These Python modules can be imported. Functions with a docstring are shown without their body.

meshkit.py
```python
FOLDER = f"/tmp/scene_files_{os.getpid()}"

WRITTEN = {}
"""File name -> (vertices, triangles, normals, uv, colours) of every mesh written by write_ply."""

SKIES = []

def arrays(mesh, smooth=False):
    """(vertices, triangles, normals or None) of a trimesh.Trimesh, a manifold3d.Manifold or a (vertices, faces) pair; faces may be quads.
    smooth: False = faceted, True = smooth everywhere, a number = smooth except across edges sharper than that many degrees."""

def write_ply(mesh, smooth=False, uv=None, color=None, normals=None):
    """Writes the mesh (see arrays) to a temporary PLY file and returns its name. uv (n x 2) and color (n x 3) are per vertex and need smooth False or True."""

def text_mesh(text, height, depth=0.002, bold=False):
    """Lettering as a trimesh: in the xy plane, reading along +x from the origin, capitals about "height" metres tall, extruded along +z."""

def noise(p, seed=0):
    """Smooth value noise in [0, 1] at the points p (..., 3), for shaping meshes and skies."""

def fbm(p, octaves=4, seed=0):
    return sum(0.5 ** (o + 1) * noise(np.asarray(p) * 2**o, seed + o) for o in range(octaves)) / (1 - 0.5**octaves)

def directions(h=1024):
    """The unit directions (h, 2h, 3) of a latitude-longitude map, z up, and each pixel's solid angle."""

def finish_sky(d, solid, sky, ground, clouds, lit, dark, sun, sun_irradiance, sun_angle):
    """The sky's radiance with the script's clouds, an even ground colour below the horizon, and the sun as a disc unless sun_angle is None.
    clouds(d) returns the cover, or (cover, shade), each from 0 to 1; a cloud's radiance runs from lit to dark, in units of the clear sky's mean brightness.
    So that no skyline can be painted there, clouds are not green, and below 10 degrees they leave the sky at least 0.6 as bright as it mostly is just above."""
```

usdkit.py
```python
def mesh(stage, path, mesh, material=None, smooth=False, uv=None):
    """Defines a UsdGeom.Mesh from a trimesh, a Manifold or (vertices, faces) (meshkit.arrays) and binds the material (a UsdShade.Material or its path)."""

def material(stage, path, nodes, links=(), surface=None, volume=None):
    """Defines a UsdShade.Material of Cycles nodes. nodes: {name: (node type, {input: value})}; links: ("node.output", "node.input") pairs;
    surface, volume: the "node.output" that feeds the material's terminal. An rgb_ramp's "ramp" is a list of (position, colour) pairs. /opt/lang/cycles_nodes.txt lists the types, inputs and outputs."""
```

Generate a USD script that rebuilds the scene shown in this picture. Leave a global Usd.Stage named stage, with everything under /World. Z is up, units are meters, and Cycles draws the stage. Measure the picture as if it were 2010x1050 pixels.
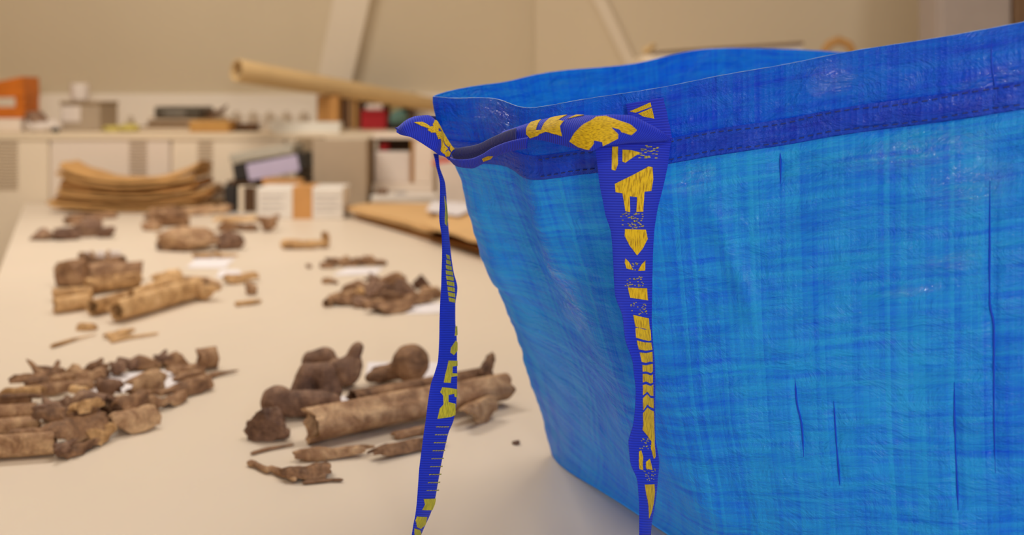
import math, random
import numpy as np
import trimesh, manifold3d, usdkit, meshkit
from scipy.interpolate import PchipInterpolator
from scipy.ndimage import gaussian_filter1d
from shapely.geometry import Polygon
from pxr import Usd, UsdGeom, UsdLux, UsdShade, Gf, Sdf

stage = Usd.Stage.CreateInMemory()
UsdGeom.SetStageUpAxis(stage, UsdGeom.Tokens.z)
UsdGeom.SetStageMetersPerUnit(stage, 1.0)
UsdGeom.Xform.Define(stage, '/World')
stage.SetDefaultPrim(stage.GetPrimAtPath('/World'))
UsdGeom.Scope.Define(stage, '/World/Looks')

# ---------------------------------------------------------------- camera, light, exposure
# z = 0 is the table top, the camera looks level along +Y with a shifted lens
F, CX, HY, H = 1954.0, 1005.0, 200.0, 0.33
cam = UsdGeom.Camera.Define(stage, '/World/camera')
cam.AddTranslateOp().Set(Gf.Vec3d(0, 0, H))
cam.AddRotateXOp().Set(90.0)
cam.CreateFocalLengthAttr(35.0)
cam.CreateHorizontalApertureAttr(2010 / F * 35.0)
cam.CreateVerticalApertureOffsetAttr((HY - 525) / F * 35.0)
cam.CreateClippingRangeAttr(Gf.Vec2f(0.02, 60))
cam.CreateFStopAttr(5.2)
cam.CreateFocusDistanceAttr(0.635)
cam.CreateExposureAttr(0.0)


def rect_light(name, loc, size, power, color, rot=(0, 0, 0)):
    l = UsdLux.RectLight.Define(stage, '/World/' + name)
    l.CreateWidthAttr(size[0]); l.CreateHeightAttr(size[1])
    l.CreateIntensityAttr(power); l.CreateColorAttr(Gf.Vec3f(*color))
    x = UsdGeom.Xformable(l)
    x.AddTranslateOp().Set(Gf.Vec3d(*loc)); x.AddRotateXYZOp().Set(Gf.Vec3f(*rot))
    return l


WARM = (1.0, 0.945, 0.865)
CEIL = 1.75
LAMPS = [(-0.9, 0.9), (-1.1, 2.2), (0.5, 1.25), (0.35, -1.6)]
POWER = [3.0, 28.0, 11.5, 20.0]
for i, (x, y) in enumerate(LAMPS):
    rect_light('lamp_light' + ('' if i == 0 else '_%03d' % i), (x, y, CEIL - 0.045), (0.9, 0.35), POWER[i], WARM, (0, 0, 0))
# daylight of the window in the wall behind the camera
rect_light('window_light', (0.75, -2.56, 0.75), (0.5, 0.4), 44.0, (0.97, 0.98, 1.0), (90, 0, 0))
dome = UsdLux.DomeLight.Define(stage, '/World/sky_light')
dome.CreateIntensityAttr(0.15); dome.CreateColorAttr(Gf.Vec3f(1.0, 0.95, 0.88))


# ---------------------------------------------------------------- helpers
def lin(*c):
    c = np.array(c, float) / 255
    return tuple(np.where(c <= 0.04045, c / 12.92, ((c + 0.055) / 1.055) ** 2.4))


def U(px, py, d):
    """a point seen in direction (px, py) at depth d"""
    return np.array([(px - CX) / F * d, d, H - (py - HY) / F * d])


def T(px, py, z=0.0):
    d = F * (H - z) / (py - HY)
    return np.array([(px - CX) / F * d, d, z])


used = {}


def numbered(parent, name):
    k = (parent, name)
    used[k] = used.get(k, -1) + 1
    return name if used[k] == 0 else '%s_%03d' % (name, used[k])


LOC = {}


def tag(p, label=None, cat=None, group=None, kind=None):
    for k, v in (('label', label), ('category', cat), ('group', group), ('kind', kind)):
        if v: p.SetCustomDataByKey(k, v)
    return p


def thing(name, label, cat, loc, group=None, kind=None):
    path = '/World/' + numbered('/World', name)
    x = UsdGeom.Xform.Define(stage, path)
    x.AddTranslateOp().Set(Gf.Vec3d(*map(float, loc)))
    LOC[path] = np.array(loc, float)
    tag(x.GetPrim(), label, cat, group, kind)
    return path


def obj(name, mesh, mat, parent=None, label=None, cat=None, group=None, kind=None, smooth=False, uv=None, loc=None):
    """one Mesh; the mesh comes in world coordinates"""
    v, f, n = meshkit.arrays(mesh, smooth)
    v = np.array(v, float)
    if parent is None:
        base = np.array([*(v.min(0)[:2] + v.max(0)[:2]) / 2, v[:, 2].min()]) if loc is None else np.array(loc, float)
        path = '/World/' + numbered('/World', name)
    else:
        base = LOC[parent]
        path = parent + '/' + numbered(parent, name)
    v = v - base
    m = UsdGeom.Mesh.Define(stage, path)
    from pxr import Vt
    m.CreatePointsAttr(Vt.Vec3fArray.FromNumpy(v.astype(np.float32)))
    m.CreateFaceVertexCountsAttr(Vt.IntArray.FromNumpy(np.full(len(f), 3, np.int32)))
    m.CreateFaceVertexIndicesAttr(Vt.IntArray.FromNumpy(f.astype(np.int32).ravel()))
    m.CreateSubdivisionSchemeAttr('none')
    if n is not None:
        m.CreateNormalsAttr(Vt.Vec3fArray.FromNumpy(n.astype(np.float32)))
        m.SetNormalsInterpolation('vertex')
    if uv is not None:
        UsdGeom.PrimvarsAPI(m).CreatePrimvar('st', Sdf.ValueTypeNames.TexCoord2fArray, 'vertex').Set(Vt.Vec2fArray.FromNumpy(np.asarray(uv, np.float32)))
    UsdShade.MaterialBindingAPI.Apply(m.GetPrim()).Bind(mat)
    if parent is None:
        m.AddTranslateOp().Set(Gf.Vec3d(*map(float, base)))
    LOC[path] = base
    tag(m.GetPrim(), label, cat, group, kind)
    return path


def rotz(a):
    c, s = math.cos(a), math.sin(a)
    return np.array([[c, -s, 0], [s, c, 0], [0, 0, 1.0]])


def roty(a):
    c, s = math.cos(a), math.sin(a)
    return np.array([[c, 0, s], [0, 1.0, 0], [-s, 0, c]])


def rotx(a):
    c, s = math.cos(a), math.sin(a)
    return np.array([[1.0, 0, 0], [0, c, -s], [0, s, c]])


def moved(mesh, R=None, t=(0, 0, 0)):
    m = mesh.copy()
    v = np.array(m.vertices)
    if R is not None: v = v @ np.asarray(R).T
    m.vertices = v + np.asarray(t, float)
    return m


def grid_faces(nr, nc, wrap_r=False, wrap_c=False):
    r = np.arange(nr if wrap_r else nr - 1); c = np.arange(nc if wrap_c else nc - 1)
    i, j = np.meshgrid(r, c, indexing='ij')
    i2, j2 = (i + 1) % nr, (j + 1) % nc
    a, b, cc, d = i * nc + j, i * nc + j2, i2 * nc + j2, i2 * nc + j
    return np.concatenate([np.stack([a, b, cc], -1).reshape(-1, 3), np.stack([a, cc, d], -1).reshape(-1, 3)])


def bevel_box(sx, sy, sz, b=0.002):
    """a box with chamfered edges, base at z = 0, centred in x and y"""
    b = min(b, sx / 3, sy / 3, sz / 3)
    pts = []
    for x in (-1, 1):
        for y in (-1, 1):
            for z in (-1, 1):
                h = np.array([x * sx / 2, y * sy / 2, z * sz / 2])
                for k in range(3):
                    q = h - np.array([x, y, z]) * b; q[k] = h[k]; pts.append(q)
    m = trimesh.convex.convex_hull(np.array(pts))
    m.vertices = m.vertices + [0, 0, sz / 2]
    return m


def bbox(x0, x1, y0, y1, z0, z1, b=0.002):
    return moved(bevel_box(x1 - x0, y1 - y0, z1 - z0, b), None, ((x0 + x1) / 2, (y0 + y1) / 2, z0))


def face_box(px0, px1, py0, py1, d, depth, b=0.002):
    """a box whose front face is seen from (px0, py0) to (px1, py1) at depth d"""
    a, c = U(px0, py1, d), U(px1, py0, d)
    return bbox(a[0], c[0], d, d + depth, a[2], c[2], b)


def cat(*ms):
    return trimesh.util.concatenate([m for m in ms])


def tube(pts, r, n=10, cap=True):
    pts = np.asarray(pts, float); r = np.broadcast_to(np.asarray(r, float), len(pts))
    t = np.gradient(pts, axis=0); t /= np.linalg.norm(t, axis=1, keepdims=True)
    ref = np.array([0, 0, 1.0]) if abs(t[0][2]) < 0.9 else np.array([1.0, 0, 0])
    a = np.cross(t, ref); a /= np.linalg.norm(a, axis=1, keepdims=True); b = np.cross(a, t)
    ang = np.linspace(0, 2 * np.pi, n, endpoint=False)
    v = pts[:, None] + r[:, None, None] * (np.cos(ang)[None, :, None] * a[:, None] + np.sin(ang)[None, :, None] * b[:, None])
    f = grid_faces(len(pts), n, False, True)
    v = v.reshape(-1, 3)
    if cap:
        k = len(v); v = np.vstack([v, pts[0], pts[-1]])
        q = np.arange(n); q2 = (q + 1) % n; o = (len(pts) - 1) * n
        f = np.vstack([f, np.stack([q2, q, np.full(n, k)], 1), np.stack([o + q, o + q2, np.full(n, k + 1)], 1)])
    m = trimesh.Trimesh(v, f, process=False); m.fix_normals()
    return m


# ---------------------------------------------------------------- materials
def mat(name, *a, **k):
    return usdkit.material(stage, '/World/Looks/' + name, *a, **k)


def plain(name, rgb, rough=0.6, var=0.08, scale=20, spec=0.4, bump=0.0, stretch=(1, 1, 1)):
    c = np.array(lin(*rgb))
    nodes = {'tc': ('texture_coordinate', {}), 'mp': ('mapping', {'scale': stretch}), 'n': ('noise_texture', {'scale': scale, 'detail': 4.0}),
             'r': ('rgb_ramp', {'ramp': [(0.3, tuple(c * (1 - var))), (0.7, tuple(np.minimum(c * (1 + var), 1)))]}),
             'p': ('principled_bsdf', {'roughness': rough, 'specular_ior_level': spec})}
    links = [('tc.object', 'mp.vector'), ('mp.vector', 'n.vector'), ('n.fac', 'r.fac'), ('r.color', 'p.base_color')]
    if bump:
        nodes['b'] = ('bump', {'strength': 1.0, 'distance': bump}); links += [('n.fac', 'b.height'), ('b.normal', 'p.normal')]
    return mat(name, nodes, links, surface='p.BSDF')


def bone_mat(name, dark, mid, light, scale=45, streak=(1, 1, 1)):
    return mat(name, {
        'tc': ('texture_coordinate', {}), 'oi': ('object_info', {}), 'mp': ('mapping', {'scale': streak}),
        'n': ('noise_texture', {'scale': scale, 'detail': 6.0, 'roughness': 0.65, 'distortion': 0.4}),
        'n2': ('noise_texture', {'scale': scale * 7, 'detail': 3.0, 'roughness': 0.7}),
        'sh': ('math', {'math_type': 'multiply_add', 'value2': 0.22, 'value3': -0.11}),
        'ad': ('math', {'math_type': 'add'}),
        'r': ('rgb_ramp', {'ramp': [(0.28, lin(*dark)), (0.5, lin(*mid)), (0.74, lin(*light))]}),
        'mx': ('mix', {'mix_type': 'multiply', 'fac': 0.55}),
        'r2': ('rgb_ramp', {'ramp': [(0.3, (0.5, 0.45, 0.4)), (0.62, (1.15, 1.12, 1.1))]}),
        'b': ('bump', {'strength': 1.0, 'distance': 0.004}), 'b2': ('bump', {'strength': 1.0, 'distance': 0.0012}),
        'p': ('principled_bsdf', {'roughness': 0.72, 'specular_ior_level': 0.3})},
        [('tc.object', 'mp.vector'), ('mp.vector', 'n.vector'), ('mp.vector', 'n2.vector'), ('oi.random', 'sh.value1'), ('n.fac', 'ad.value1'), ('sh.value', 'ad.value2'),
         ('ad.value', 'r.fac'), ('r.color', 'mx.color1'), ('n2.fac', 'r2.fac'), ('r2.color', 'mx.color2'), ('mx.color', 'p.base_color'),
         ('n.fac', 'b.height'), ('b.normal', 'b2.normal'), ('n2.fac', 'b2.height'), ('b2.normal', 'p.normal')], surface='p.BSDF')


M = {}
M['bone'] = bone_mat('brown_bone', (94, 66, 48), (156, 118, 86), (218, 182, 140))
M['bone_dark'] = bone_mat('dark_bone', (84, 60, 48), (136, 104, 84), (188, 154, 124))
M['bone_tan'] = bone_mat('tan_bone', (146, 106, 64), (214, 172, 120), (242, 208, 160), streak=(1, 1, 1))
M['bone_mid'] = bone_mat('mid_brown_bone', (96, 68, 50), (160, 122, 90), (214, 178, 138))
M['tooth'] = plain('tooth_enamel', (222, 210, 205), 0.35)
M['paper'] = plain('white_paper', (232, 226, 228), 0.7, 0.02)
M['table'] = plain('table_laminate', (223, 207, 187), 0.42, 0.025, 3.0, 0.35)
M['table_edge'] = plain('table_edge', (196, 176, 150), 0.5, 0.03)
M['metal_leg'] = plain('grey_metal', (150, 148, 145), 0.4, 0.03)
M['wall'] = plain('wall_paint', (220, 204, 176), 0.9, 0.02, 2.0, 0.2)
M['wall_right'] = plain('gable_paint', (224, 208, 181), 0.9, 0.02, 2.0, 0.2)
M['ledge'] = plain('ledge_paint', (240, 228, 212), 0.8, 0.02, 2.0)
M['beam'] = plain('beam_paint', (236, 222, 200), 0.7, 0.02, 4.0)
M['floor'] = plain('floor_linoleum', (190, 170, 145), 0.6, 0.05, 5.0)
M['cabinet'] = plain('cabinet_cream', (240, 222, 196), 0.5, 0.02, 2.0)
M['cabinet_grey'] = plain('cabinet_cool', (234, 217, 199), 0.5, 0.02, 2.0)
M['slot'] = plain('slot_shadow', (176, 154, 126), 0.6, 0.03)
M['worktop'] = plain('worktop_laminate', (234, 214, 184), 0.5, 0.02, 2.0)
M['kraft'] = plain('kraft_paper', (196, 150, 94), 0.8, 0.12, 14.0, 0.2, 0.002)
M['kraft_dark'] = plain('kraft_paper_dark', (160, 112, 62), 0.8, 0.16, 14.0, 0.2, 0.002)
M['kraft_sheet'] = plain('kraft_sheet', (218, 176, 122), 0.75, 0.06, 6.0, 0.25)
M['card_tube'] = plain('cardboard_tube', (206, 174, 124), 0.75, 0.05, 10.0)
M['wood'] = plain('wood_post', (178, 128, 70), 0.6, 0.12, 12.0, 0.3, 0, (1, 1, 0.15))
M['orange'] = plain('orange_wood', (206, 112, 30), 0.5, 0.14, 14.0)
M['greybox'] = plain('grey_board', (178, 158, 134), 0.8, 0.03)
M['greybox2'] = plain('grey_board_side', (158, 134, 104), 0.8, 0.03)
M['black'] = plain('black_board', (44, 40, 38), 0.6, 0.1)
M['darkbrown'] = plain('dark_brown_board', (84, 56, 30), 0.7, 0.12)
M['lilac'] = plain('lilac_paper', (190, 178, 204), 0.7, 0.02)
M['grey_lid'] = plain('grey_lid', (176, 168, 152), 0.7, 0.04)
M['white_card'] = plain('white_card', (234, 226, 216), 0.6, 0.02)
M['ochre'] = plain('ochre_tape', (206, 150, 88), 0.6, 0.06)
M['print'] = plain('grey_print', (186, 178, 174), 0.7, 0.02)
M['red'] = plain('red_card', (170, 18, 28), 0.55, 0.05)
M['red_bright'] = plain('red_plastic', (214, 60, 60), 0.5, 0.05)
M['teal'] = plain('teal_cloth', (104, 140, 130), 0.7, 0.08)
M['yellow_pale'] = plain('pale_yellow_card', (206, 178, 120), 0.7, 0.05)
M['yellow_green'] = plain('yellow_cloth', (196, 178, 96), 0.8, 0.1, 40.0, 0.2, 0.003)
M['tan_box'] = plain('tan_carton', (190, 142, 76), 0.7, 0.05)
M['white_plastic'] = plain('white_plastic', (226, 212, 200), 0.45, 0.03)
M['foam'] = plain('white_foam', (240, 232, 216), 0.8, 0.02)
M['grey_tray'] = plain('dark_grey_tray', (82, 74, 62), 0.5, 0.12)
M['grey_gloss'] = plain('grey_plastic', (150, 142, 130), 0.35, 0.05)
M['book_brown'] = plain('brown_book', (104, 70, 40), 0.6, 0.1)
M['book_tan'] = plain('tan_book', (158, 122, 82), 0.6, 0.1)
M['cup'] = plain('grey_cup', (196, 178, 156), 0.5, 0.04)
M['grey_door'] = plain('grey_door', (172, 158, 150), 0.6, 0.03)
M['brown_post'] = plain('brown_post', (120, 92, 66), 0.6, 0.08)
M['lampwhite'] = plain('lamp_housing', (230, 228, 224), 0.5, 0.02)


def tarp(name, base, base2, trans, tf, dens_u=320.0, dens_v=300.0, crumples=()):
    """woven plastic tape: every tape has its own tone, the weave and the crumples are relief"""
    nodes = {
        'uv': ('uvmap', {'attribute': 'st'}), 'sep': ('separate_xyz', {}),
        'um': ('math', {'math_type': 'multiply', 'value2': dens_u}), 'vm': ('math', {'math_type': 'multiply', 'value2': dens_v}),
        'uf': ('math', {'math_type': 'floor'}), 'vf': ('math', {'math_type': 'floor'}),
        'wu': ('white_noise_texture', {'dimensions': '1D'}), 'wv': ('white_noise_texture', {'dimensions': '1D'}),
        'cu': ('noise_texture', {'scale': 1.0, 'detail': 3.0, 'roughness': 0.6}), 'mu': ('mapping', {'scale': (230.0, 5.0, 1.0)}),
        'cv': ('noise_texture', {'scale': 1.0, 'detail': 4.0, 'roughness': 0.65}), 'mv': ('mapping', {'scale': (20.0, 230.0, 1.0)}),
        'a1': ('math', {'math_type': 'multiply', 'value2': 0.15}), 'a2': ('math', {'math_type': 'multiply_add', 'value2': 0.12}),
        'a3': ('math', {'math_type': 'multiply_add', 'value2': 0.45}), 'a4': ('math', {'math_type': 'multiply_add', 'value2': 0.78}),
        'big': ('noise_texture', {'scale': 7.0, 'detail': 3.0}), 'a5': ('math', {'math_type': 'multiply_add', 'value2': 0.45}),
        'r': ('rgb_ramp', {'ramp': [(0.44, base2), (0.80, base)]}),
        'rt': ('mix', {'mix_type': 'multiply', 'fac': 1.0, 'color2': trans}),
        'nr': ('math', {'math_type': 'multiply', 'value2': 1 / 1.4}),
        # relief
        'su': ('math', {'math_type': 'multiply', 'value2': dens_u * 3.14159}), 'sv': ('math', {'math_type': 'multiply', 'value2': dens_v * 3.14159}),
        'sinu': ('math', {'math_type': 'sine'}), 'sinv': ('math', {'math_type': 'sine'}),
        'absu': ('math', {'math_type': 'absolute'}), 'absv': ('math', {'math_type': 'absolute'}),
        'h1': ('math', {'math_type': 'add'}),
        'b1': ('bump', {'strength': 0.5, 'distance': 0.00022}),
        'cr': ('noise_texture', {'scale': 1.0, 'detail': 6.0, 'roughness': 0.62, 'distortion': 0.8}), 'mc': ('mapping', {'scale': (38.0, 60.0, 1.0)}),
        'b2': ('bump', {'strength': 0.85, 'distance': 0.0065}),
        'b3': ('bump', {'strength': 0.6, 'distance': 0.0012}),
        'vo': ('noise_texture', {'scale': 1.0, 'detail': 2.0, 'distortion': 1.0}), 'cw': ('math', {'math_type': 'multiply_add', 'value2': 0.9, 'value3': 0.12}), 'mvo': ('mapping', {'scale': (80.0, 140.0, 1.0)}), 'mk0': ('value', {'value': 0.06}),
        'vm2': ('math', {'math_type': 'multiply'}), 'b4': ('bump', {'strength': 1.0, 'distance': 0.0085}),
        'p': ('principled_bsdf', {'roughness': 0.42, 'specular_ior_level': 0.25, 'coat_roughness': 0.06, 'coat_ior': 1.8}),
        't': ('translucent_bsdf', {}), 'mix': ('mix_closure', {'fac': tf})}
    links = [('uv.UV', 'sep.vector'), ('sep.x', 'um.value1'), ('sep.y', 'vm.value1'), ('um.value', 'uf.value1'), ('vm.value', 'vf.value1'),
             ('uf.value', 'wu.w'), ('vf.value', 'wv.w'), ('uv.UV', 'mu.vector'), ('uv.UV', 'mv.vector'), ('mu.vector', 'cu.vector'), ('mv.vector', 'cv.vector'),
             ('wu.value', 'a1.value1'), ('wv.value', 'a2.value1'), ('a1.value', 'a2.value3'), ('cu.fac', 'a3.value1'), ('a2.value', 'a3.value3'),
             ('cv.fac', 'a4.value1'), ('a3.value', 'a4.value3'), ('uv.UV', 'big.vector'), ('big.fac', 'a5.value1'), ('a4.value', 'a5.value3'),
             ('a5.value', 'nr.value1'), ('nr.value', 'r.fac'), ('r.color', 'p.base_color'), ('r.color', 'rt.color1'), ('rt.color', 't.color'),
             ('sep.x', 'su.value1'), ('sep.y', 'sv.value1'), ('su.value', 'sinu.value1'), ('sv.value', 'sinv.value1'),
             ('sinu.value', 'absu.value1'), ('sinv.value', 'absv.value1'), ('absu.value', 'h1.value1'), ('absv.value', 'h1.value2'),
             ('h1.value', 'b1.height'), ('uv.UV', 'mc.vector'), ('mc.vector', 'cr.vector'), ('cr.fac', 'b2.height'), ('b1.normal', 'b2.normal'),
             ('cv.fac', 'b3.height'), ('b2.normal', 'b3.normal'), ('b3.normal', 'p.normal'), ('b3.normal', 'b4.normal'), ('b4.normal', 'p.coat_normal'), ('uv.UV', 'mvo.vector'), ('mvo.vector', 'vo.vector'), ('vo.fac', 'vm2.value1'), ('vm2.value', 'b4.height'), ('p.BSDF', 'mix.closure1'), ('t.BSDF', 'mix.closure2')]
    last = 'mk0.value'
    for k, (u0, v0, ru, rv) in enumerate(crumples):              # where the sheet is finely crumpled
        nodes.update({f'cm{k}': ('mapping', {'scale': (1 / ru, 1 / rv, 1.0), 'location': (-u0 / ru, -v0 / rv, 0.0)}), f'cl{k}': ('vector_math', {'math_type': 'length'}),
                      f'cg{k}': ('map_range', {'range_type': 'smoothstep', 'from_min': 0.25, 'from_max': 1.1, 'to_min': 1.0, 'to_max': 0.0, 'clamp': True}), f'cx{k}': ('math', {'math_type': 'maximum'})})
        links += [('uv.UV', f'cm{k}.vector'), (f'cm{k}.vector', f'cl{k}.vector1'), (f'cl{k}.value', f'cg{k}.value'), (f'cg{k}.result', f'cx{k}.value1'), (last, f'cx{k}.value2')]
        last = f'cx{k}.value'
    links += [(last, 'vm2.value2'), (last, 'cw.value1'), ('cw.value', 'p.coat_weight')]
    return mat(name, nodes, links, surface='mix.closure')


M['tarp'] = tarp('blue_tarpaulin', lin(42, 180, 255), lin(4, 100, 252), (1.0, 1.0, 1.0), 0.34, crumples=((.335, .062, .05, .014), (.362, .085, .03, .02), (.354, .127, .022, .008), (.333, .142, .02, .006), (.205, .06, .02, .012), (.08, .14, .03, .05)))
M['tarp_hem'] = tarp('blue_tarpaulin_double', lin(10, 128, 255), lin(2, 68, 246), (1.0, 1.0, 1.0), 0.25, crumples=((.661, .523, .016, .013), (.75, .540, .022, .014), (.557, .524, .010, .018), (.43, .52, .03, .02)))
M['tarp_base'] = tarp('blue_tarpaulin_base', lin(54, 184, 255), lin(8, 104, 246), (1.0, 1.0, 1.0), 0.08)
M['tarp_band'] = tarp('blue_tarpaulin_triple', lin(22, 92, 246), lin(6, 48, 214), (1.0, 1.0, 1.0), 0.12)
M['rim'] = plain('tarpaulin_cut_edge', (120, 160, 232), 0.4, 0.25, 300.0)
M['stitch'] = plain('dark_thread', (40, 60, 140), 0.6, 0.1)


def webbing(name, rgb, rgb2, dots=None):
    nodes = {'uv': ('uvmap', {'attribute': 'st'}), 'sep': ('separate_xyz', {}),
             's': ('math', {'math_type': 'multiply', 'value2': 2 * 3.14159 / 0.0016}), 'sn': ('math', {'math_type': 'sine'}),
             'hh': ('math', {'math_type': 'multiply_add', 'value2': 0.5, 'value3': 0.5}),
             'n': ('noise_texture', {'scale': 300.0, 'detail': 2.0}), 'tc': ('texture_coordinate', {}),
             'm': ('mix', {'color1': lin(*rgb2), 'color2': lin(*rgb)}),
             'b': ('bump', {'strength': 0.7, 'distance': 0.00035}),
             'p': ('principled_bsdf', {'roughness': 0.62, 'specular_ior_level': 0.3, 'sheen_weight': 0.1, 'sheen_tint': (0.6, 0.65, 1.0)})}
    links = [('uv.UV', 'sep.vector'), ('sep.y', 's.value1'), ('s.value', 'sn.value1'), ('sn.value', 'hh.value1'), ('hh.value', 'm.fac'), ('m.color', 'p.base_color'),
             ('hh.value', 'b.height'), ('b.normal', 'p.normal')]
    return mat(name, nodes, links, surface='p.BSDF')


M['webbing'] = webbing('blue_webbing', (38, 66, 236), (26, 46, 200))
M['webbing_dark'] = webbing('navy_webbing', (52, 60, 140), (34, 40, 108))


def thread(name, rgb, rgb2):
    nodes = {'tc': ('texture_coordinate', {}), 'uv': ('uvmap', {'attribute': 'st'}), 'mp': ('mapping', {'scale': (900.0, 120.0, 1.0)}), 'n': ('noise_texture', {'scale': 1.0, 'detail': 3.0}),
             'r': ('rgb_ramp', {'ramp': [(0.32, lin(*rgb2)), (0.55, lin(*rgb))]}), 'b': ('bump', {'strength': 0.9, 'distance': 0.0006}),
             'p': ('principled_bsdf', {'roughness': 0.55, 'specular_ior_level': 0.35})}
    return mat(name, nodes, [('uv.UV', 'mp.vector'), ('mp.vector', 'n.vector'), ('n.fac', 'r.fac'), ('r.color', 'p.base_color'), ('n.fac', 'b.height'), ('b.normal', 'p.normal')], surface='p.BSDF')


M['yellow'] = thread('yellow_thread', (244, 208, 30), (170, 130, 20))
M['yellow_dull'] = thread('dull_yellow_thread', (232, 220, 56), (166, 160, 44))
M['yellow_dim'] = thread('yellow_ground_thread', (206, 196, 84), (120, 122, 80))

# ---------------------------------------------------------------- the setting
FL = -0.74
YB = 3.95
obj('floor', bbox(-3.2, 3.2, -2.6, 4.2, FL - 0.06, FL, 0.001), M['floor'], kind='structure')
obj('ceiling', bbox(-3.2, 3.2, -2.6, 4.0, CEIL, CEIL + 0.06, 0.001), M['wall'], kind='structure')
obj('wall_left', bbox(-3.26, -3.2, -2.6, 4.2, FL, CEIL, 0.001), M['wall'], kind='structure')
obj('wall_front', bbox(-3.2, 3.2, -2.66, -2.6, FL, CEIL, 0.001), M['wall'], kind='structure')
wf = lambda a, b, c, e: bbox(a, b, -2.6, -2.55, c, e, 0.004)
obj('window_1', cat(wf(0.44, 0.5, 0.49, 1.01), wf(1.0, 1.06, 0.49, 1.01), wf(0.5, 1.0, 0.49, 0.55), wf(0.5, 1.0, 0.95, 1.01)), M['lampwhite'], kind='structure')
LEDGE = 0.362
obj('wall_back', bbox(-3.2, 3.2, YB, YB + 0.15, FL, LEDGE, 0.002), M['ledge'], kind='structure')
# roof slope from the low back wall up and towards the room
S0, S1 = np.array([0, YB + 0.03, LEDGE]), np.array([0, 3.52, CEIL + 0.02])
sd = (S1 - S0) / np.linalg.norm(S1 - S0); sn = np.array([0, -sd[2], sd[1]]); sn = sn if sn[1] < 0 else -sn
sl = np.array([[x, *(p + k * sn)[1:]] for x in (-3.2, 3.2) for p in (S0, S1) for k in (0, -0.06)])
obj('wall_slope', trimesh.convex.convex_hull(sl), M['wall'], kind='structure')
# gable wall on the right, from the corner towards the camera
G0, G1 = np.array([0.09, 3.95]), np.array([2.6, 2.6]); gd = (G1 - G0) / np.linalg.norm(G1 - G0); gn = np.array([gd[1], -gd[0]])
if gn[1] > 0: gn = -gn
E = G1 + gd * 0.65
pts = [G0 - gd * 0.0, E, E - gn * 0.06, G0 - gn * 0.06]
obj('wall_gable', trimesh.convex.convex_hull(np.array([[x, y, z] for x, y in pts for z in (FL, LEDGE)])), M['wall_right'], kind='structure')
# above the low wall it leans inwards like the roof slope, so that the two meet in an upright corner
lean = (S1 - S0) / (S1 - S0)[2]; lean = np.array([0.0205 * lean[1], lean[1], 1.0])
up = lambda q, z: [q[0] + lean[0] * (z - LEDGE), q[1] + lean[1] * (z - LEDGE), z]
obj('wall_gable', trimesh.convex.convex_hull(np.array([up(q, z) for q in pts for z in (LEDGE, CEIL)])), M['wall_right'], kind='structure')
gn3 = np.cross([gd[0], gd[1], 0], lean); gn3 /= np.linalg.norm(gn3); gn3 = gn3 if gn3[1] < 0 else -gn3
obj('wall_right', bbox(E[0], E[0] + 0.06, -2.6, E[1], FL, CEIL, 0.001), M['wall_right'], kind='structure')


def slope_hit(px, py, off=0.0):
    r = U(px, py, 1.0) - [0, 0, H]
    o = np.array([0, 0, H]); p0 = S0 + sn * off
    return o + r * (np.dot(p0 - o, sn) / np.dot(r, sn))


def gable_hit(px, py, off=0.0):
    r = U(px, py, 1.0) - [0, 0, H]
    o = np.array([0, 0, H]); p0 = np.array([*G0, LEDGE]) + gn3 * off
    return o + r * (np.dot(p0 - o, gn3) / np.dot(r, gn3))


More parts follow.
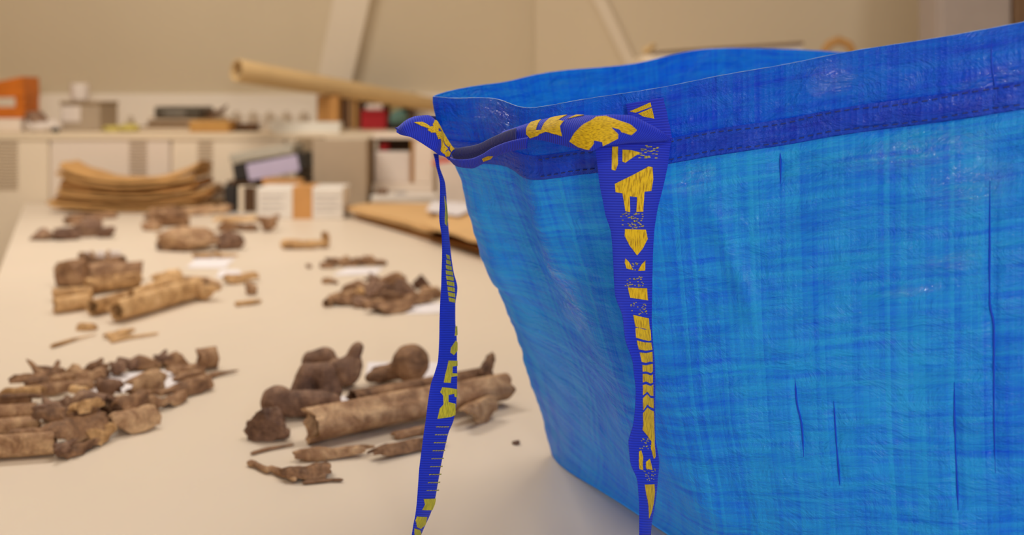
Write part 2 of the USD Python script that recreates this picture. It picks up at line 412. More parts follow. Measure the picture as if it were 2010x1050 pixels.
def beam(q, n, th):
    q = np.array(q)
    return trimesh.convex.convex_hull(np.vstack([q, q + np.asarray(n) * th]))


def extend(a, b, k):
    return b + (b - a) * k


qa = [slope_hit(625, 160), slope_hit(692, 160), slope_hit(657, 0), slope_hit(728, 0)]
t0, t1 = extend(qa[0], qa[2], 3.0), extend(qa[1], qa[3], 3.0)
obj('trim_1', beam([qa[0], qa[1], t0, t1], sn, 0.05), M['beam'], kind='structure')
qb = [gable_hit(1234, 125), gable_hit(1256, 125), gable_hit(1172, 0), gable_hit(1197, 0)]
obj('trim_2', beam([qb[0], qb[1], extend(qb[0], qb[2], 2.5), extend(qb[1], qb[3], 2.5)], gn3, 0.03), M['beam'], kind='structure')
# ceiling lamps
for i, (x, y) in enumerate(LAMPS):
    p = thing('ceiling_lamp', ['white ceiling lamp over the near left of the table', 'white ceiling lamp over the far left of the table', 'white ceiling lamp over the far right of the table', 'white ceiling lamp nearest the camera, over the blue bag'][i], 'lamp', (x, y, CEIL - 0.04), 'ceiling lamps')
    ring = trimesh.util.concatenate([bbox(x - 0.48, x + 0.48, y - 0.205, y - 0.178, CEIL - 0.05, CEIL), bbox(x - 0.48, x + 0.48, y + 0.178, y + 0.205, CEIL - 0.05, CEIL),
                                     bbox(x - 0.48, x - 0.453, y - 0.178, y + 0.178, CEIL - 0.05, CEIL), bbox(x + 0.453, x + 0.48, y - 0.178, y + 0.178, CEIL - 0.05, CEIL)])
    obj('lamp_frame', ring, M['lampwhite'], p)
    obj('back_plate', bbox(x - 0.45, x + 0.45, y - 0.175, y + 0.175, CEIL - 0.03, CEIL - 0.002), M['lampwhite'], p)

# the long work table
tl = [(-0.976 + 0.45 * 1.897 + 0.45 * 0.2, -0.2), (-0.976 - 0.45 * (3.25 - 1.897) - 0.004, 3.246), (1.06, 3.246), (1.06, -0.2)]
tl[0] = (-0.976 + 0.45 * (1.897 + 0.2), -0.2)
tb = thing('work_table', 'long beige laminate work table that carries the bones and the blue bag', 'table', (0, 1.5, FL))
P = Polygon(tl)
top = trimesh.creation.extrude_polygon(P, 0.004, engine='earcut'); top.vertices = top.vertices + [0, 0, -0.004]
obj('tabletop', top, M['table'], tb)
core = trimesh.creation.extrude_polygon(P.buffer(-0.001), 0.026, engine='earcut'); core.vertices = core.vertices + [0, 0, -0.0302]
obj('table_core', core, M['table_edge'], tb)
for x, y in ((-0.1, 0.0), (-1.35, 3.1), (0.98, 3.1), (0.98, 0.0)):
    obj('leg', bbox(x - 0.03, x + 0.03, y - 0.03, y + 0.03, FL, -0.031, 0.004), M['metal_leg'], tb)

# ---------------------------------------------------------------- plan cabinets along the back
CF, CT = 3.27, 0.2275
SURF = CT
edges = [-2.35, -1.520, -1.121, -0.745, 0.60]
for k in range(4):
    x0, x1 = edges[k] + 0.0008, edges[k + 1] - 0.0008
    yb = YB - 0.01 if k < 3 else 3.60
    lab = ['cream plan cabinet unit at the far left with a slotted strip beside its joint', 'cool cream plan cabinet unit with one slotted strip behind the stack of brown paper bags',
           'narrow cream plan cabinet unit with a slotted strip left of the box file', 'cream plan cabinet unit behind the grey upright board'][k]
    c = thing('plan_cabinet', lab, 'cabinet', ((x0 + x1) / 2, CF + 0.3, FL), None)
    obj('body', bbox(x0, x1, CF + 0.012, yb, FL + 0.002, CT - 0.022, 0.003), M['cabinet_grey' if k == 1 else 'cabinet'], c)
    obj('front_panel', bbox(x0 + 0.003, x1 - 0.003, CF, CF + 0.0125, FL + 0.06, CT - 0.0222, 0.002), M['cabinet_grey' if k == 1 else 'cabinet'], c)
    cols = {0: [(-10, 36)], 1: [(254, 289)], 2: [(388, 418)], 3: []}[k]
    for a, b in cols:
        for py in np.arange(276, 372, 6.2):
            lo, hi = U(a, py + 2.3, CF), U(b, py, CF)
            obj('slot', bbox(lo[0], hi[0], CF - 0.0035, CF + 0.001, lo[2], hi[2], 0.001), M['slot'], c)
wp = Polygon([(-2.4, CF - 0.004), (0.62, CF - 0.004), (0.62, 3.63), (0.05, 3.935), (-2.4, 3.935)])
w = trimesh.creation.extrude_polygon(wp, 0.0215, engine='earcut'); w.vertices = w.vertices + [0, 0, CT - 0.0215]
tag(stage.GetPrimAtPath(obj('worktop', w, M['worktop'])), 'cream worktop running along the tops of the plan cabinets', 'worktop')


def single(name, mesh, m, label, c, group=None, **k):
    return obj(name, mesh, M[m], None, label, c, group, **k)


def on_top(px0, px1, pytop, d, depth, b=0.003, z=SURF):
    """a box standing on the worktop, its front seen between px0 and px1, its top at pytop"""
    x0, x1 = (px0 - CX) / F * d, (px1 - CX) / F * d
    return bbox(x0, x1, d, d + depth, z, U(0, pytop, d)[2], b)


# orange wooden frame on a cream block, far left
d = 3.45
single('block', on_top(-14, 40, 233, d - 0.03, 0.25), 'cabinet_grey', 'cream low block under the orange wooden frame', 'block')
zt = U(0, 233, d - 0.03)[2]
o = thing('wooden_rack', 'orange wooden rack with a rectangular opening at the left end of the worktop', 'rack', ((0 - CX) / F * d, d, zt))
x = lambda p: (p - CX) / F * d
z = lambda p: U(0, p, d)[2]
top = trimesh.convex.convex_hull(np.array([[xx, yy, zz] for yy in (d, d + 0.12) for xx, zz in ((x(-60), z(172)), (x(-60), z(192)), (x(46), z(190)), (x(44), z(150)), (x(30), z(158)), (x(0), z(168)))]))
obj('top_bar', top, M['orange'], o)
obj('lower_bar', bbox(x(-60), x(46), d + 0.002, d + 0.12, zt, z(210), 0.003), M['orange'], o)
obj('upright', bbox(x(28), x(46), d + 0.003, d + 0.117, z(210.2), z(190.2), 0.003), M['orange'], o)
obj('upright', bbox(x(-60), x(-44), d + 0.003, d + 0.117, z(210.2), z(190.2), 0.003), M['orange'], o)


def lump_mesh(rx, ry, rz, seed, rough=0.25, sub=3, freq=2.2, chips=0):
    m = trimesh.creation.icosphere(subdivisions=sub)
    v = m.vertices
    n = meshkit.fbm(v * freq + seed * 7.31, 3, seed) - 0.5
    n2 = meshkit.noise(v * freq * 0.6 + seed * 3.1, seed + 50) - 0.5
    v = v * (1 + rough * 1.6 * n[:, None] + rough * 1.2 * n2[:, None])
    if chips:
        rg_ = np.random.default_rng(seed)
        for _ in range(chips):
            n_ = rg_.normal(size=3); n_ /= np.linalg.norm(n_); e_ = v @ n_ - rg_.uniform(0.45, 0.9)
            v = v - np.maximum(e_, 0)[:, None] * n_ * 0.92
        v = v * (1 + 0.10 * (meshkit.fbm(v * 7 + seed, 2, seed + 9) - 0.5)[:, None] * 2)
    v = v * [rx, ry, rz]
    v[:, 2] = np.maximum(v[:, 2], -0.55 * rz)
    v[:, 2] -= v[:, 2].min()
    m.vertices = v
    return m


# white bag holding brown bones
b = U(78, 257, 3.42)
bag2 = lump_mesh(0.062, 0.05, 0.028, 901, 0.25, 3); v = bag2.vertices; v[:, 2] *= np.where(np.abs(v[:, 0]) > 0.03, 1.15, 0.8); bag2.vertices = v
single('plastic_bag', moved(bag2, None, (b[0], 3.44, SURF)), 'white_plastic', 'white open plastic bag with brown bones left of the grey box', 'bag', smooth=True)
single('bone_lump', moved(lump_mesh(0.036, 0.03, 0.03, 902, 0.3), None, ((70 - CX) / F * 3.44, 3.44, SURF + 0.028)), 'bone_dark', 'dark brown bone lump lying in the white plastic bag', 'bone', smooth=True)
single('dark_ball', moved(lump_mesh(0.013, 0.013, 0.012, 903, 0.2), None, ((109 - CX) / F * 3.36, 3.36, SURF)), 'black', 'small dark green ball in front of the grey box', 'ball', smooth=True)
# grey box with label
g = thing('storage_box', 'grey archive box with a white square label on its front', 'box', ((156 - CX) / F * 3.5, 3.6, SURF))
obj('body', on_top(119, 196, 204, 3.5, 0.16), M['greybox'], g)
zz = U(0, 205, 3.5)[2]
obj('lid', bbox((118 - CX) / F * 3.5, (197 - CX) / F * 3.5, 3.494, 3.665, zz, zz + 0.012, 0.003), M['greybox2'], g)
lo, hi = U(121, 239, 3.5), U(158, 208, 3.5)
obj('label_sticker', bbox(lo[0], hi[0], 3.4975, 3.4995, lo[2], hi[2], 0.0005), M['white_plastic'], g)
prof = np.array([[0.0001, 0], [0.026, 0], [0.031, 0.004], [0.0335, 0.055], [0.031, 0.062], [0.028, 0.058], [0.026, 0.008], [0.0001, 0.006]])
cup = trimesh.creation.revolve(prof, sections=32)
single('cup', moved(cup, None, ((157 - CX) / F * 3.56, 3.56, zz + 0.012)), 'white_plastic', 'white plastic cup standing on the grey archive box', 'cup', smooth=40)
# yellowish cloth heap
for k, (px, w_, h_, m_) in enumerate(((222, 0.036, 0.014, 'yellow_green'), (254, 0.034, 0.018, 'yellow_green'), (249, 0.014, 0.034, 'cup'))):
    single('crumpled_cloth' if k < 2 else 'grey_pebble', moved(lump_mesh(w_, 0.03, h_, 910 + k, 0.35), None, ((px - CX) / F * (3.42 + 0.07 * (k == 2)), 3.42 + 0.09 * (k == 2), SURF)), m_,
           ['flat crumpled yellowish cloth right of the grey archive box', 'crumpled yellowish cloth beside the pile of brown books', 'small grey pebble behind the yellowish cloths'][k], ['cloth', 'cloth', 'stone'][k], smooth=True)
# pile of brown books with a dark tray on top
zb = SURF
for k, (a, c_, h_, m_) in enumerate(((272, 428, 0.016, 'book_tan'), (286, 424, 0.014, 'book_brown'), (290, 420, 0.013, 'book_tan'))):
    d = 3.5 + 0.008 * k
    p = thing('book', ['lowest, widest brown book of the flat pile on the worktop', 'dark brown middle book of the flat pile on the worktop', 'tan top book of the flat pile under the dark tray'][k], 'book', ((a + c_ - 2 * CX) / 2 / F * d, d + 0.1, zb))
    x0, x1 = (a - CX) / F * d, (c_ - CX) / F * d
    obj('cover', bbox(x0, x1, d, d + 0.2, zb, zb + 0.0025, 0.001), M[m_], p)
    obj('pages', bbox(x0 + 0.004, x1 - 0.004, d + 0.004, d + 0.196, zb + 0.0026, zb + h_ - 0.0026, 0.001), M['book_tan' if k == 1 else 'cabinet'], p)
    obj('cover', bbox(x0, x1, d, d + 0.2, zb + h_ - 0.0025, zb + h_, 0.001), M[m_], p)
    zb += h_ + 0.0005
d = 3.52
x = lambda p: (p - CX) / F * d
tr = thing('desk_tray', 'dark grey tray with a pale grey inset on the pile of brown books', 'tray', (x(348), d + 0.08, zb))
ztop = U(0, 209, d)[2]
obj('body', bbox(x(302), x(392), d, d + 0.17, zb, ztop, 0.006), M['grey_tray'], tr)
obj('inset', bbox(x(322), x(364), d - 0.004, d + 0.002, zb + 0.012, ztop - 0.018, 0.002), M['grey_gloss'], tr)
ps = np.array([[x(390), d + 0.02, zb + 0.002], [x(424), d + 0.02, zb + 0.026], [x(432), d + 0.02, zb + 0.036]])
single('horn_core', tube(np.array([x(394), d + 0.07, zb + 0.012]) + np.array([[0, 0, 0], [0.03, 0, 0.003], [0.055, 0, 0.014], [0.074, 0, 0.034]]), [0.011, 0.011, 0.009, 0.003], 10), 'book_brown', 'dark curved horn beside the dark tray on the books', 'horn', smooth=True)
# cartons right of it
single('carton', on_top(371, 448, 237, 3.34, 0.12), 'tan_box', 'flat tan carton in front of the pile of brown books', 'box')
g = thing('open_box', 'dark brown open box right of the tan carton', 'box', ((476 - CX) / F * 3.42, 3.48, SURF))
obj('body', on_top(448, 504, 243, 3.42, 0.12), M['darkbrown'], g)
zz = U(0, 243, 3.42)[2]
obj('rim', bbox((447 - CX) / F * 3.42, (505 - CX) / F * 3.42, 3.417, 3.423, zz - 0.004, zz + 0.002, 0.001), M['book_brown'], g)
single('folded_paper', on_top(505, 536, 244, 3.45, 0.1), 'cup', 'small pinkish grey folded packet right of the dark open box', 'packet')
# row of small pale cups along the back ledge
cupl = thing  # cups are repeats of one kind
for k, px in enumerate((432, 464, 497, 529, 562, 596)):
    p = trimesh.creation.revolve(np.array([[0.0001, 0], [0.019, 0], [0.022, 0.05], [0.017, 0.056], [0.008, 0.058], [0.008, 0.066], [0.0001, 0.067]]), sections=20)
    single('small_jar', moved(p, None, ((px - CX) / F * 3.84, 3.84, SURF)), 'cup', '%s small pale jar from the left in the row along the back of the worktop' % ('first', 'second', 'third', 'fourth', 'fifth', 'sixth')[k], 'jar', 'pale jars along the back of the worktop', smooth=40)
single('tray', on_top(566, 622, 240.5, 3.62, 0.1), 'darkbrown', 'flat dark tray behind the white foam slab', 'tray')
# white foam slab with a rounded end
d = 3.285
x0, x1 = (530 - CX) / F * d, (668 - CX) / F * d
z0s = SURF
arcs = Polygon([(x0 + 0.02, 0), (x1, 0), (x1, 0.036), (x0 + 0.06, 0.036), (x0 + 0.04, 0.046), (x0 + 0.02, 0.046), (x0, 0.036), (x0 - 0.004, 0.018)]).buffer(-0.004).buffer(0.004)
m = trimesh.creation.extrude_polygon(arcs, 0.06, engine='earcut')
v = np.array(m.vertices); m.vertices = np.stack([v[:, 0], 3.332 - v[:, 2], z0s + v[:, 1]], 1); m.fix_normals()
single('foam_slab', m, 'foam', 'long white foam slab on the front edge of the worktop', 'foam')
# wooden post and cardboard tube
d = 3.336
x = lambda p: (p - CX) / F * d
ptop = U(0, 187, d)[2]
po = thing('wooden_post', 'brown wooden post standing on the worktop under the cardboard tube', 'post', (x(643), d + 0.03, SURF))
obj('plank', bbox(x(622), x(640), d, d + 0.05, SURF, ptop, 0.003), M['wood'], po)
obj('plank', bbox(x(640.5), x(664), d + 0.003, d + 0.053, SURF, ptop - 0.002, 0.003), M['wood'], po)
A, B = U(464, 138, 3.1), U(866, 208, 3.74)
n = 40; na = 40
s = np.linspace(0, 1, n)[:, None]; ax = A + (B - A) * s; dirn = (B - A) / np.linalg.norm(B - A)
s1 = np.cross(dirn, [0, 0, 1.0]); s1 /= np.linalg.norm(s1); s2 = np.cross(s1, dirn)
ang = np.linspace(0, 2 * np.pi, na, endpoint=False)
ring = lambda r: (ax[:, None] + (r - 0.010 * s)[:, :, None] * (np.cos(ang)[None, :, None] * s1 + np.sin(ang)[None, :, None] * s2)).reshape(-1, 3)
vo, vi = ring(0.036), ring(0.031).reshape(n, na, 3)[::-1].reshape(-1, 3)
tb_ = trimesh.Trimesh(np.vstack([vo, vi]), grid_faces(2 * n, na, True, True), process=False); tb_.fix_normals()
tagp = single('cardboard_tube', tb_, 'card_tube', 'long pale cardboard tube lying slanted across the wooden post', 'tube', smooth=40)

# ---------------------------------------------------------------- book shelf and papers behind the strap
d = 3.72
x = lambda p: (p - CX) / F * d
sh = thing('book_shelf', 'dark low book shelf on the worktop right of the wooden post', 'shelf', (x(740), d + 0.1, SURF))
ztop = U(0, 188, d)[2]
obj('back_panel', bbox(x(666), x(806), d + 0.19, d + 0.205, SURF, ztop, 0.002), M['darkbrown'], sh)
obj('side_panel', bbox(x(666), x(671), d, d + 0.19, SURF, ztop, 0.002), M['darkbrown'], sh)
obj('side_panel', bbox(x(801), x(806), d, d + 0.19, SURF, ztop, 0.002), M['darkbrown'], sh)
obj('top_board', bbox(x(666), x(806), d, d + 0.205, ztop + 0.0005, ztop + 0.012, 0.002), M['darkbrown'], sh)
for k, (a, b_, t_, m_) in enumerate(((673, 682, 190, 'book_brown'), (683, 690, 193, 'book_tan'), (691, 698, 196, 'tan_box'), (699, 705, 190, 'book_brown'), (705.6, 710, 198, 'darkbrown'))):
    p = thing('book', ['dark brown upright book at the left end of the book shelf', 'tan upright book beside the dark first book on the shelf', 'pale tan upright book in the middle of the shelf row', 'brown upright book right of the pale tan one', 'thin dark upright book next to the red box'][k], 'book', (x((a + b_) / 2), d + 0.08, SURF))
    dd = d + 0.015 + 0.006 * (k % 3)
    obj('spine', bbox(x(a), x(b_), dd, dd + 0.006, SURF, z_ := U(0, t_, d)[2], 0.002), M[m_], p)
    obj('pages', bbox(x(a) + 0.001, x(b_) - 0.001, dd + 0.0062, dd + 0.15, SURF + 0.003, z_ - 0.004, 0.001), M['cabinet'], p)
rb = thing('red_box', 'dark red box standing on the book shelf', 'box', (x(736), d, SURF))
zr = U(0, 223, d - 0.04)[2]
obj('body', bbox(x(711.5), x(761), d - 0.04, d + 0.14, SURF, zr, 0.003), M['red'], rb)
obj('lid', bbox(x(711), x(761.5), d - 0.043, d + 0.143, zr + 0.0003, zr + 0.012, 0.003), M['red'], rb)
single('folded_paper', bbox(x(719), x(752), d - 0.02, d + 0.1, zr + 0.0125, zr + 0.035, 0.004), 'white_plastic', 'white folded paper packet on top of the dark red box', 'packet')
single('carton', bbox(x(763), x(786), d + 0.05, d + 0.13, SURF, U(0, 193, d)[2], 0.003), 'yellow_pale', 'pale yellow carton standing upright right of the red box', 'box')
single('folded_cloth', moved(lump_mesh(0.034, 0.04, 0.036, 930, 0.3), None, (x(783), d - 0.02, SURF + 0.02)), 'teal', 'teal folded cloth on a dark block right of the red box', 'cloth', smooth=True)
single('block', bbox(x(766), x(803), d - 0.06, d + 0.03, SURF, SURF + 0.022, 0.003), 'black', 'small black block under the teal cloth', 'block')

# grey upright board and box in front of the cabinets
d = 3.02
x = lambda p: (p - CX) / F * d
z = lambda p: U(0, p, d)[2]
ub = thing('board_box', 'tall grey beige cardboard box standing on the table behind the white card box', 'box', (x(655), d + 0.08, 0))
obj('front_panel', bbox(x(613), x(720), d, d + 0.01, 0, z(273), 0.003), M['greybox'], ub)
obj('body', bbox(x(560), x(612), d + 0.145, d + 0.22, 0, z(274), 0.003), M['greybox2'], ub)
obj('side_panel', bbox(x(712), x(719.5), d + 0.0105, d + 0.19, 0, z(274), 0.003), M['greybox2'], ub)
# cubby with red, white and brown things
cb = thing('cubby', 'small cubby with an open front right of the tall grey box', 'shelf', (x(765), d + 0.1, 0))
obj('top_board', bbox(x(723), x(845), d + 0.09, d + 0.22, z(275), z(263), 0.002), M['cabinet_grey'], cb)
obj('back_panel', bbox(x(723), x(845), d + 0.209, d + 0.22, 0.0, z(275.3), 0.001), M['darkbrown'], cb)
obj('side_panel', bbox(x(800), x(806), d + 0.09, d + 0.2085, z(383) + 0.03, z(275.3), 0.001), M['wood'], cb)
obj('side_panel', bbox(x(806.3), x(845), d + 0.095, d + 0.2085, z(383) + 0.03, z(275.3), 0.001), M['cabinet_grey'], cb)
obj('bottom_board', bbox(x(723), x(845), d + 0.09, d + 0.2085, 0, z(384) + 0.03, 0.001), M['cabinet_grey'], cb)
zq = z(384) + 0.0305
single('white_carton', bbox(x(725), x(798), d + 0.11, d + 0.2, zq, z(301), 0.003), 'white_plastic', 'white carton inside the cubby under the red packet', 'box')
single('red_packet', bbox(x(735), x(752), d + 0.12, d + 0.18, z(301) + 0.0005, z(284), 0.003), 'red', 'small red packet on the white carton in the cubby', 'packet')
single('paper_stack', cat(*[moved(bevel_box(0.2, 0.1, 0.0075, 0.001), rotz(0.02 * ((k * 7) % 5 - 2)), (x(795), d + 0.03, 0.0078 * k)) for k in range(6)]), 'white_card', 'low stack of white sheets on the table in front of the cubby', 'paper stack')
zq2 = 0.0078 * 6
single('bone_lump', moved(lump_mesh(0.02, 0.015, 0.012, 931, 0.3), None, (x(747), d + 0.03, zq2)), 'bone', 'small brown bone lump on the low stack of white sheets', 'bone', smooth=True)
single('pen', tube(np.array([[x(775), d + 0.02, zq2 + 0.005], [x(795), d + 0.03, zq2 + 0.005]]), 0.0045, 10), 'print', 'short grey pen on the low stack of white sheets', 'pen', smooth=40)
single('red_folder', moved(bevel_box(0.06, 0.02, 0.012, 0.002), roty(math.radians(-12)), (x(866), d + 0.05, z(322))), 'red_bright', 'red pen case leaning by the papers behind the left handle', 'pen case')
single('white_carton', bbox(x(858), x(915), d + 0.03, d + 0.08, 0, z(322), 0.003), 'white_plastic', 'white carton behind the left handle under the red pen case', 'box')

# box file with grey lid, black body and lilac sheets
d = 2.98
x = lambda p: (p - CX) / F * d
z = lambda p: U(0, p, d)[2]
sp = thing('book_end', 'black and tan stand carrying the slanted box file', 'stand', (x(500), d + 0.1, 0))
obj('upright', bbox(x(440), x(462), d, d + 0.16, 0, z(364.4), 0.002), M['black'], sp)
obj('upright', bbox(x(466), x(502), d + 0.01, d + 0.16, 0, z(366), 0.002), M['cabinet'], sp)
obj('upright', bbox(x(478), x(500), d + 0.002, d + 0.0095, 0, z(367), 0.001), M['darkbrown'], sp)
obj('shelf_board', bbox(x(440), x(606), d + 0.02, d + 0.17, z(364.2), z(357), 0.002), M['darkbrown'], sp)
single('carton', bbox(x(514), x(594), d + 0.0, d + 0.0145, z(364), z(350), 0.002), 'ochre', 'ochre flat carton under the slanted box file', 'box')
obj('foot', bbox(x(514), x(560), d - 0.0, d + 0.018, 0, z(365), 0.002), M['darkbrown'], sp)
bf = thing('box_file', 'slanted black box file with a grey lid beside the grey box', 'box file', (x(530), d + 0.08, z(347)))
R = roty(math.radians(-9))
c0 = np.array([x(527), d + 0.09, z(352) + 0.008])
obj('body', moved(bevel_box(0.215, 0.15, 0.05, 0.003), R, c0 + [0, 0, 0.003]), M['black'], bf)
obj('lid', moved(bevel_box(0.19, 0.16, 0.028, 0.003), R, c0 + R @ np.array([-0.014, 0, 0.0565])), M['grey_lid'], bf)
obj('label_sheets', moved(bevel_box(0.155, 0.004, 0.05, 0.001), roty(math.radians(-11)), c0 + [0.016, -0.079, 0.0015]), M['lilac'], bf)
single('paper_strip', moved(bevel_box(0.14, 0.018, 0.004, 0.001), rotz(math.radians(-50)), (x(492), d - 0.1, 0)), 'print', 'grey paper strip lying in front of the book stand', 'paper')

# white card box with ochre band and fine print
d = F * H / (430 - HY)
x = lambda p: (p - CX) / F * d
z = lambda p: U(0, p, d)[2]
wb = thing('card_box', 'white card box with an ochre paper band around its middle', 'box', (x(589), d + 0.06, 0))
obj('body', bbox(x(504.5), x(673.5), d, d + 0.12, 0, z(368), 0.003), M['white_card'], wb)
hh = z(367.4)
band = cat(bbox(x(574), x(613), d - 0.0015, d - 0.0002, 0, hh, 0.0003), bbox(x(574), x(613), d - 0.0015, d + 0.12, z(368) + 0.0002, hh + 0.001, 0.0003))
obj('paper_band', band, M['ochre'], wb)
for a, b_ in ((512, 560), (618, 668)):
    for k, py in enumerate((384, 393, 404, 413)):
        obj('print_line', bbox(x(a), x(b_ - (k % 2) * 9), d - 0.0007, d - 0.0001, z(py + 2.2), z(py), 0.0002), M['print'], wb)

# stack of brown paper bags, sagging in the middle and curling at the ends
rng = np.random.default_rng(5)
base = T(245, 420)


def paper_bag(cx, cy, z0, L, W, th, curlL, curlR, yaw, seed):
    nx, ny = 30, 8
    s = np.linspace(-1, 1, nx); t = np.linspace(-1, 1, ny)
    S, Tt = np.meshgrid(s, t, indexing='ij')
    lift = np.where(S < 0, curlL * np.abs(S) ** 2.2, curlR * np.abs(S) ** 2.4)
    nz = (meshkit.fbm(np.stack([S * 3 + seed, Tt * 2, S * 0 + seed * 1.7], -1), 3, seed) - 0.5)
    thick = th * (0.35 + 0.65 * np.clip(1.15 - np.abs(Tt) ** 3, 0, 1)) * (0.75 + 0.7 * np.abs(S) ** 1.5)
    zlo = lift + nz * th * (0.5 + 1.3 * np.abs(S))
    X = S * L / 2 * (1 + 0.03 * nz); Y = Tt * W / 2 * (1 + 0.1 * nz)
    lo = np.stack([X, Y, zlo], -1); hi = np.stack([X, Y, zlo + thick], -1)
    v = np.vstack([lo.reshape(-1, 3), hi.reshape(-1, 3)])
    f = grid_faces(nx, ny); k = nx * ny
    idx = np.arange(k).reshape(nx, ny)
    ringi = np.concatenate([idx[:, 0], idx[-1, 1:], idx[-2::-1, -1], idx[0, -2:0:-1]])
    r2 = np.roll(ringi, -1)
    side = np.vstack([np.stack([ringi, r2, r2 + k], 1), np.stack([ringi, r2 + k, ringi + k], 1)])
    m = trimesh.Trimesh(v, np.vstack([f[:, ::-1], f + k, side]), process=False); m.fix_normals()
    v = np.array(m.vertices); v[:, 2] -= 0
    m.vertices = v @ rotz(yaw).T + [cx, cy, z0]
    return m


zz = 0.004
specs = [(0.46, 0.010, 0.012, 0.010, 8, -0.005), (0.44, 0.010, 0.012, 0.016, -10, 0.01), (0.46, 0.009, 0.014, 0.020, 12, -0.01), (0.43, 0.009, 0.014, 0.024, 14, 0.01), (0.40, 0.010, 0.012, 0.020, -6, 0.0),
         (0.41, 0.014, 0.024, 0.020, 2, 0.01), (0.41, 0.014, 0.034, 0.030, -4, -0.01), (0.41, 0.013, 0.042, 0.040, 0, 0.005)]
lab = ['lowest brown paper bag of the sagging stack, lying flat on the table', 'second brown paper bag from the bottom of the sagging stack', 'third brown paper bag from the bottom of the sagging stack', 'fourth brown paper bag from the bottom of the sagging stack',
       'fourth brown paper bag from the top of the sagging stack', 'third brown paper bag from the top of the sagging stack', 'second brown paper bag from the top of the sagging stack', 'topmost brown paper bag of the sagging stack with upturned ends']
for k, (L, th, cl, cr, off, yaw) in enumerate(specs):
    mm = paper_bag((240 + off - CX) / F * base[1], base[1] + 0.12, zz, L, 0.2 - 0.006 * k, th, cl, cr, yaw, 20 + k)
    single('paper_bag', mm, 'kraft' if k % 3 != 2 else 'kraft_dark', lab[k], 'paper bag', 'stack of brown paper bags', smooth=50)
    zz += th * 0.98 + 0.0015

single('carton', bbox((374 - CX) / F * 3.19, (452 - CX) / F * 3.19, 3.19, 3.24, 0, U(0, 366, 3.19)[2], 0.003), 'greybox', 'low grey carton at the far table edge right of the paper bags', 'box')

# kraft sheets lying on the table at the right
def sheet(px, z0, th, warp, seed, edge_curl=0.0):
    P_ = np.array([T(a, b, z0)[:2] for a, b in px])
    nu, nv = 26, 14
    u, v_ = np.meshgrid(np.linspace(0, 1, nu), np.linspace(0, 1, nv), indexing='ij')
    XY = ((1 - u) * (1 - v_))[..., None] * P_[0] + (u * (1 - v_))[..., None] * P_[1] + (u * v_)[..., None] * P_[2] + ((1 - u) * v_)[..., None] * P_[3]
    nz = meshkit.noise(np.stack([u * 4 + seed, v_ * 2, u * 0 + seed], -1), seed)
    zl = z0 + warp * nz + edge_curl * (1 - v_) ** 4 * (0.3 + np.abs(np.sin(u * 5 + seed)))
    lo = np.concatenate([XY, zl[..., None]], -1); hi = lo + [0, 0, th]
    vv = np.vstack([lo.reshape(-1, 3), hi.reshape(-1, 3)])
    f = grid_faces(nu, nv); k = nu * nv; idx = np.arange(k).reshape(nu, nv)
    ringi = np.concatenate([idx[:, 0], idx[-1, 1:], idx[-2::-1, -1], idx[0, -2:0:-1]]); r2 = np.roll(ringi, -1)
    m = trimesh.Trimesh(vv, np.vstack([f[:, ::-1], f + k, np.vstack([np.stack([ringi, r2, r2 + k], 1), np.stack([ringi, r2 + k, ringi + k], 1)])]), process=False)
    m.fix_normals(); return m


single('kraft_folder', sheet([(696, 430), (960, 508), (1120, 452), (790, 414)], 0.001, 0.006, 0.004, 3, 0.004), 'kraft_dark', 'lowest brown kraft folder of the pile right of the white card box', 'folder', smooth=50)
single('kraft_folder', sheet([(678, 416), (850, 462), (1040, 412), (735, 406)], 0.016, 0.012, 0.004, 5, 0.004), 'kraft_sheet', 'large pale kraft folder on the pile, its left edge beside the white card box', 'folder', smooth=50)
single('kraft_folder', sheet([(828, 449), (965, 488), (1100, 428), (900, 405)], 0.0335, 0.005, 0.005, 9, 0.004), 'kraft_sheet', 'kraft folder at the right of the pile, close to the blue bag', 'folder', smooth=50)
single('paper_slip', sheet([(836, 414), (900, 424), (950, 402), (850, 394)], 0.046, 0.001, 0.001, 11), 'paper', 'white sheet lying on the kraft folders behind the left handle', 'paper', smooth=50)

# ---------------------------------------------------------------- behind the bag at the right
d = 2.75
x = lambda p: (p - CX) / F * d
z = lambda p: U(0, p, d)[2]
ct = z(109)
ca = thing('side_cabinet', 'cream cabinet behind the blue bag, only its top showing above the rim', 'cabinet', (x(1480), d + 0.15, 0))
obj('body', bbox(x(1270), x(1720), d, d + 0.2, 0.0003, ct - 0.02, 0.003), M['cabinet'], ca)
obj('top_board', bbox(x(1262), x(1728), d - 0.01, d + 0.21, ct - 0.0195, ct, 0.003), M['cabinet'], ca)
fr = thing('picture_frame', 'flat pale frame with a dark upper edge on the cabinet behind the bag', 'frame', (x(1430), d + 0.08, ct))
obj('panel', trimesh.convex.convex_hull(np.array([[x(a), yy, ct + b_] for yy in (d + 0.02, d + 0.1) for a, b_ in ((1292, 0.0005), (1580, 0.0005), (1580, 0.030), (1292, 0.005))])), M['white_card'], fr)
obj('edge_strip', trimesh.convex.convex_hull(np.array([[x(a), yy, ct + b_] for yy in (d + 0.01, d + 0.11) for a, b_ in ((1288, 0.0055), (1580, 0.031), (1580, 0.039), (1288, 0.012))])), M['brown_post'], fr)
single('horn_core', tube(np.array([[x(1268), d + 0.05, ct + 0.011], [x(1278), d + 0.05, ct + 0.02], [x(1290), d + 0.06, ct + 0.033]]), [0.010, 0.011, 0.007], 12), 'card_tube', 'pale short tube end at the left corner of the cabinet behind the bag', 'tube', smooth=True)
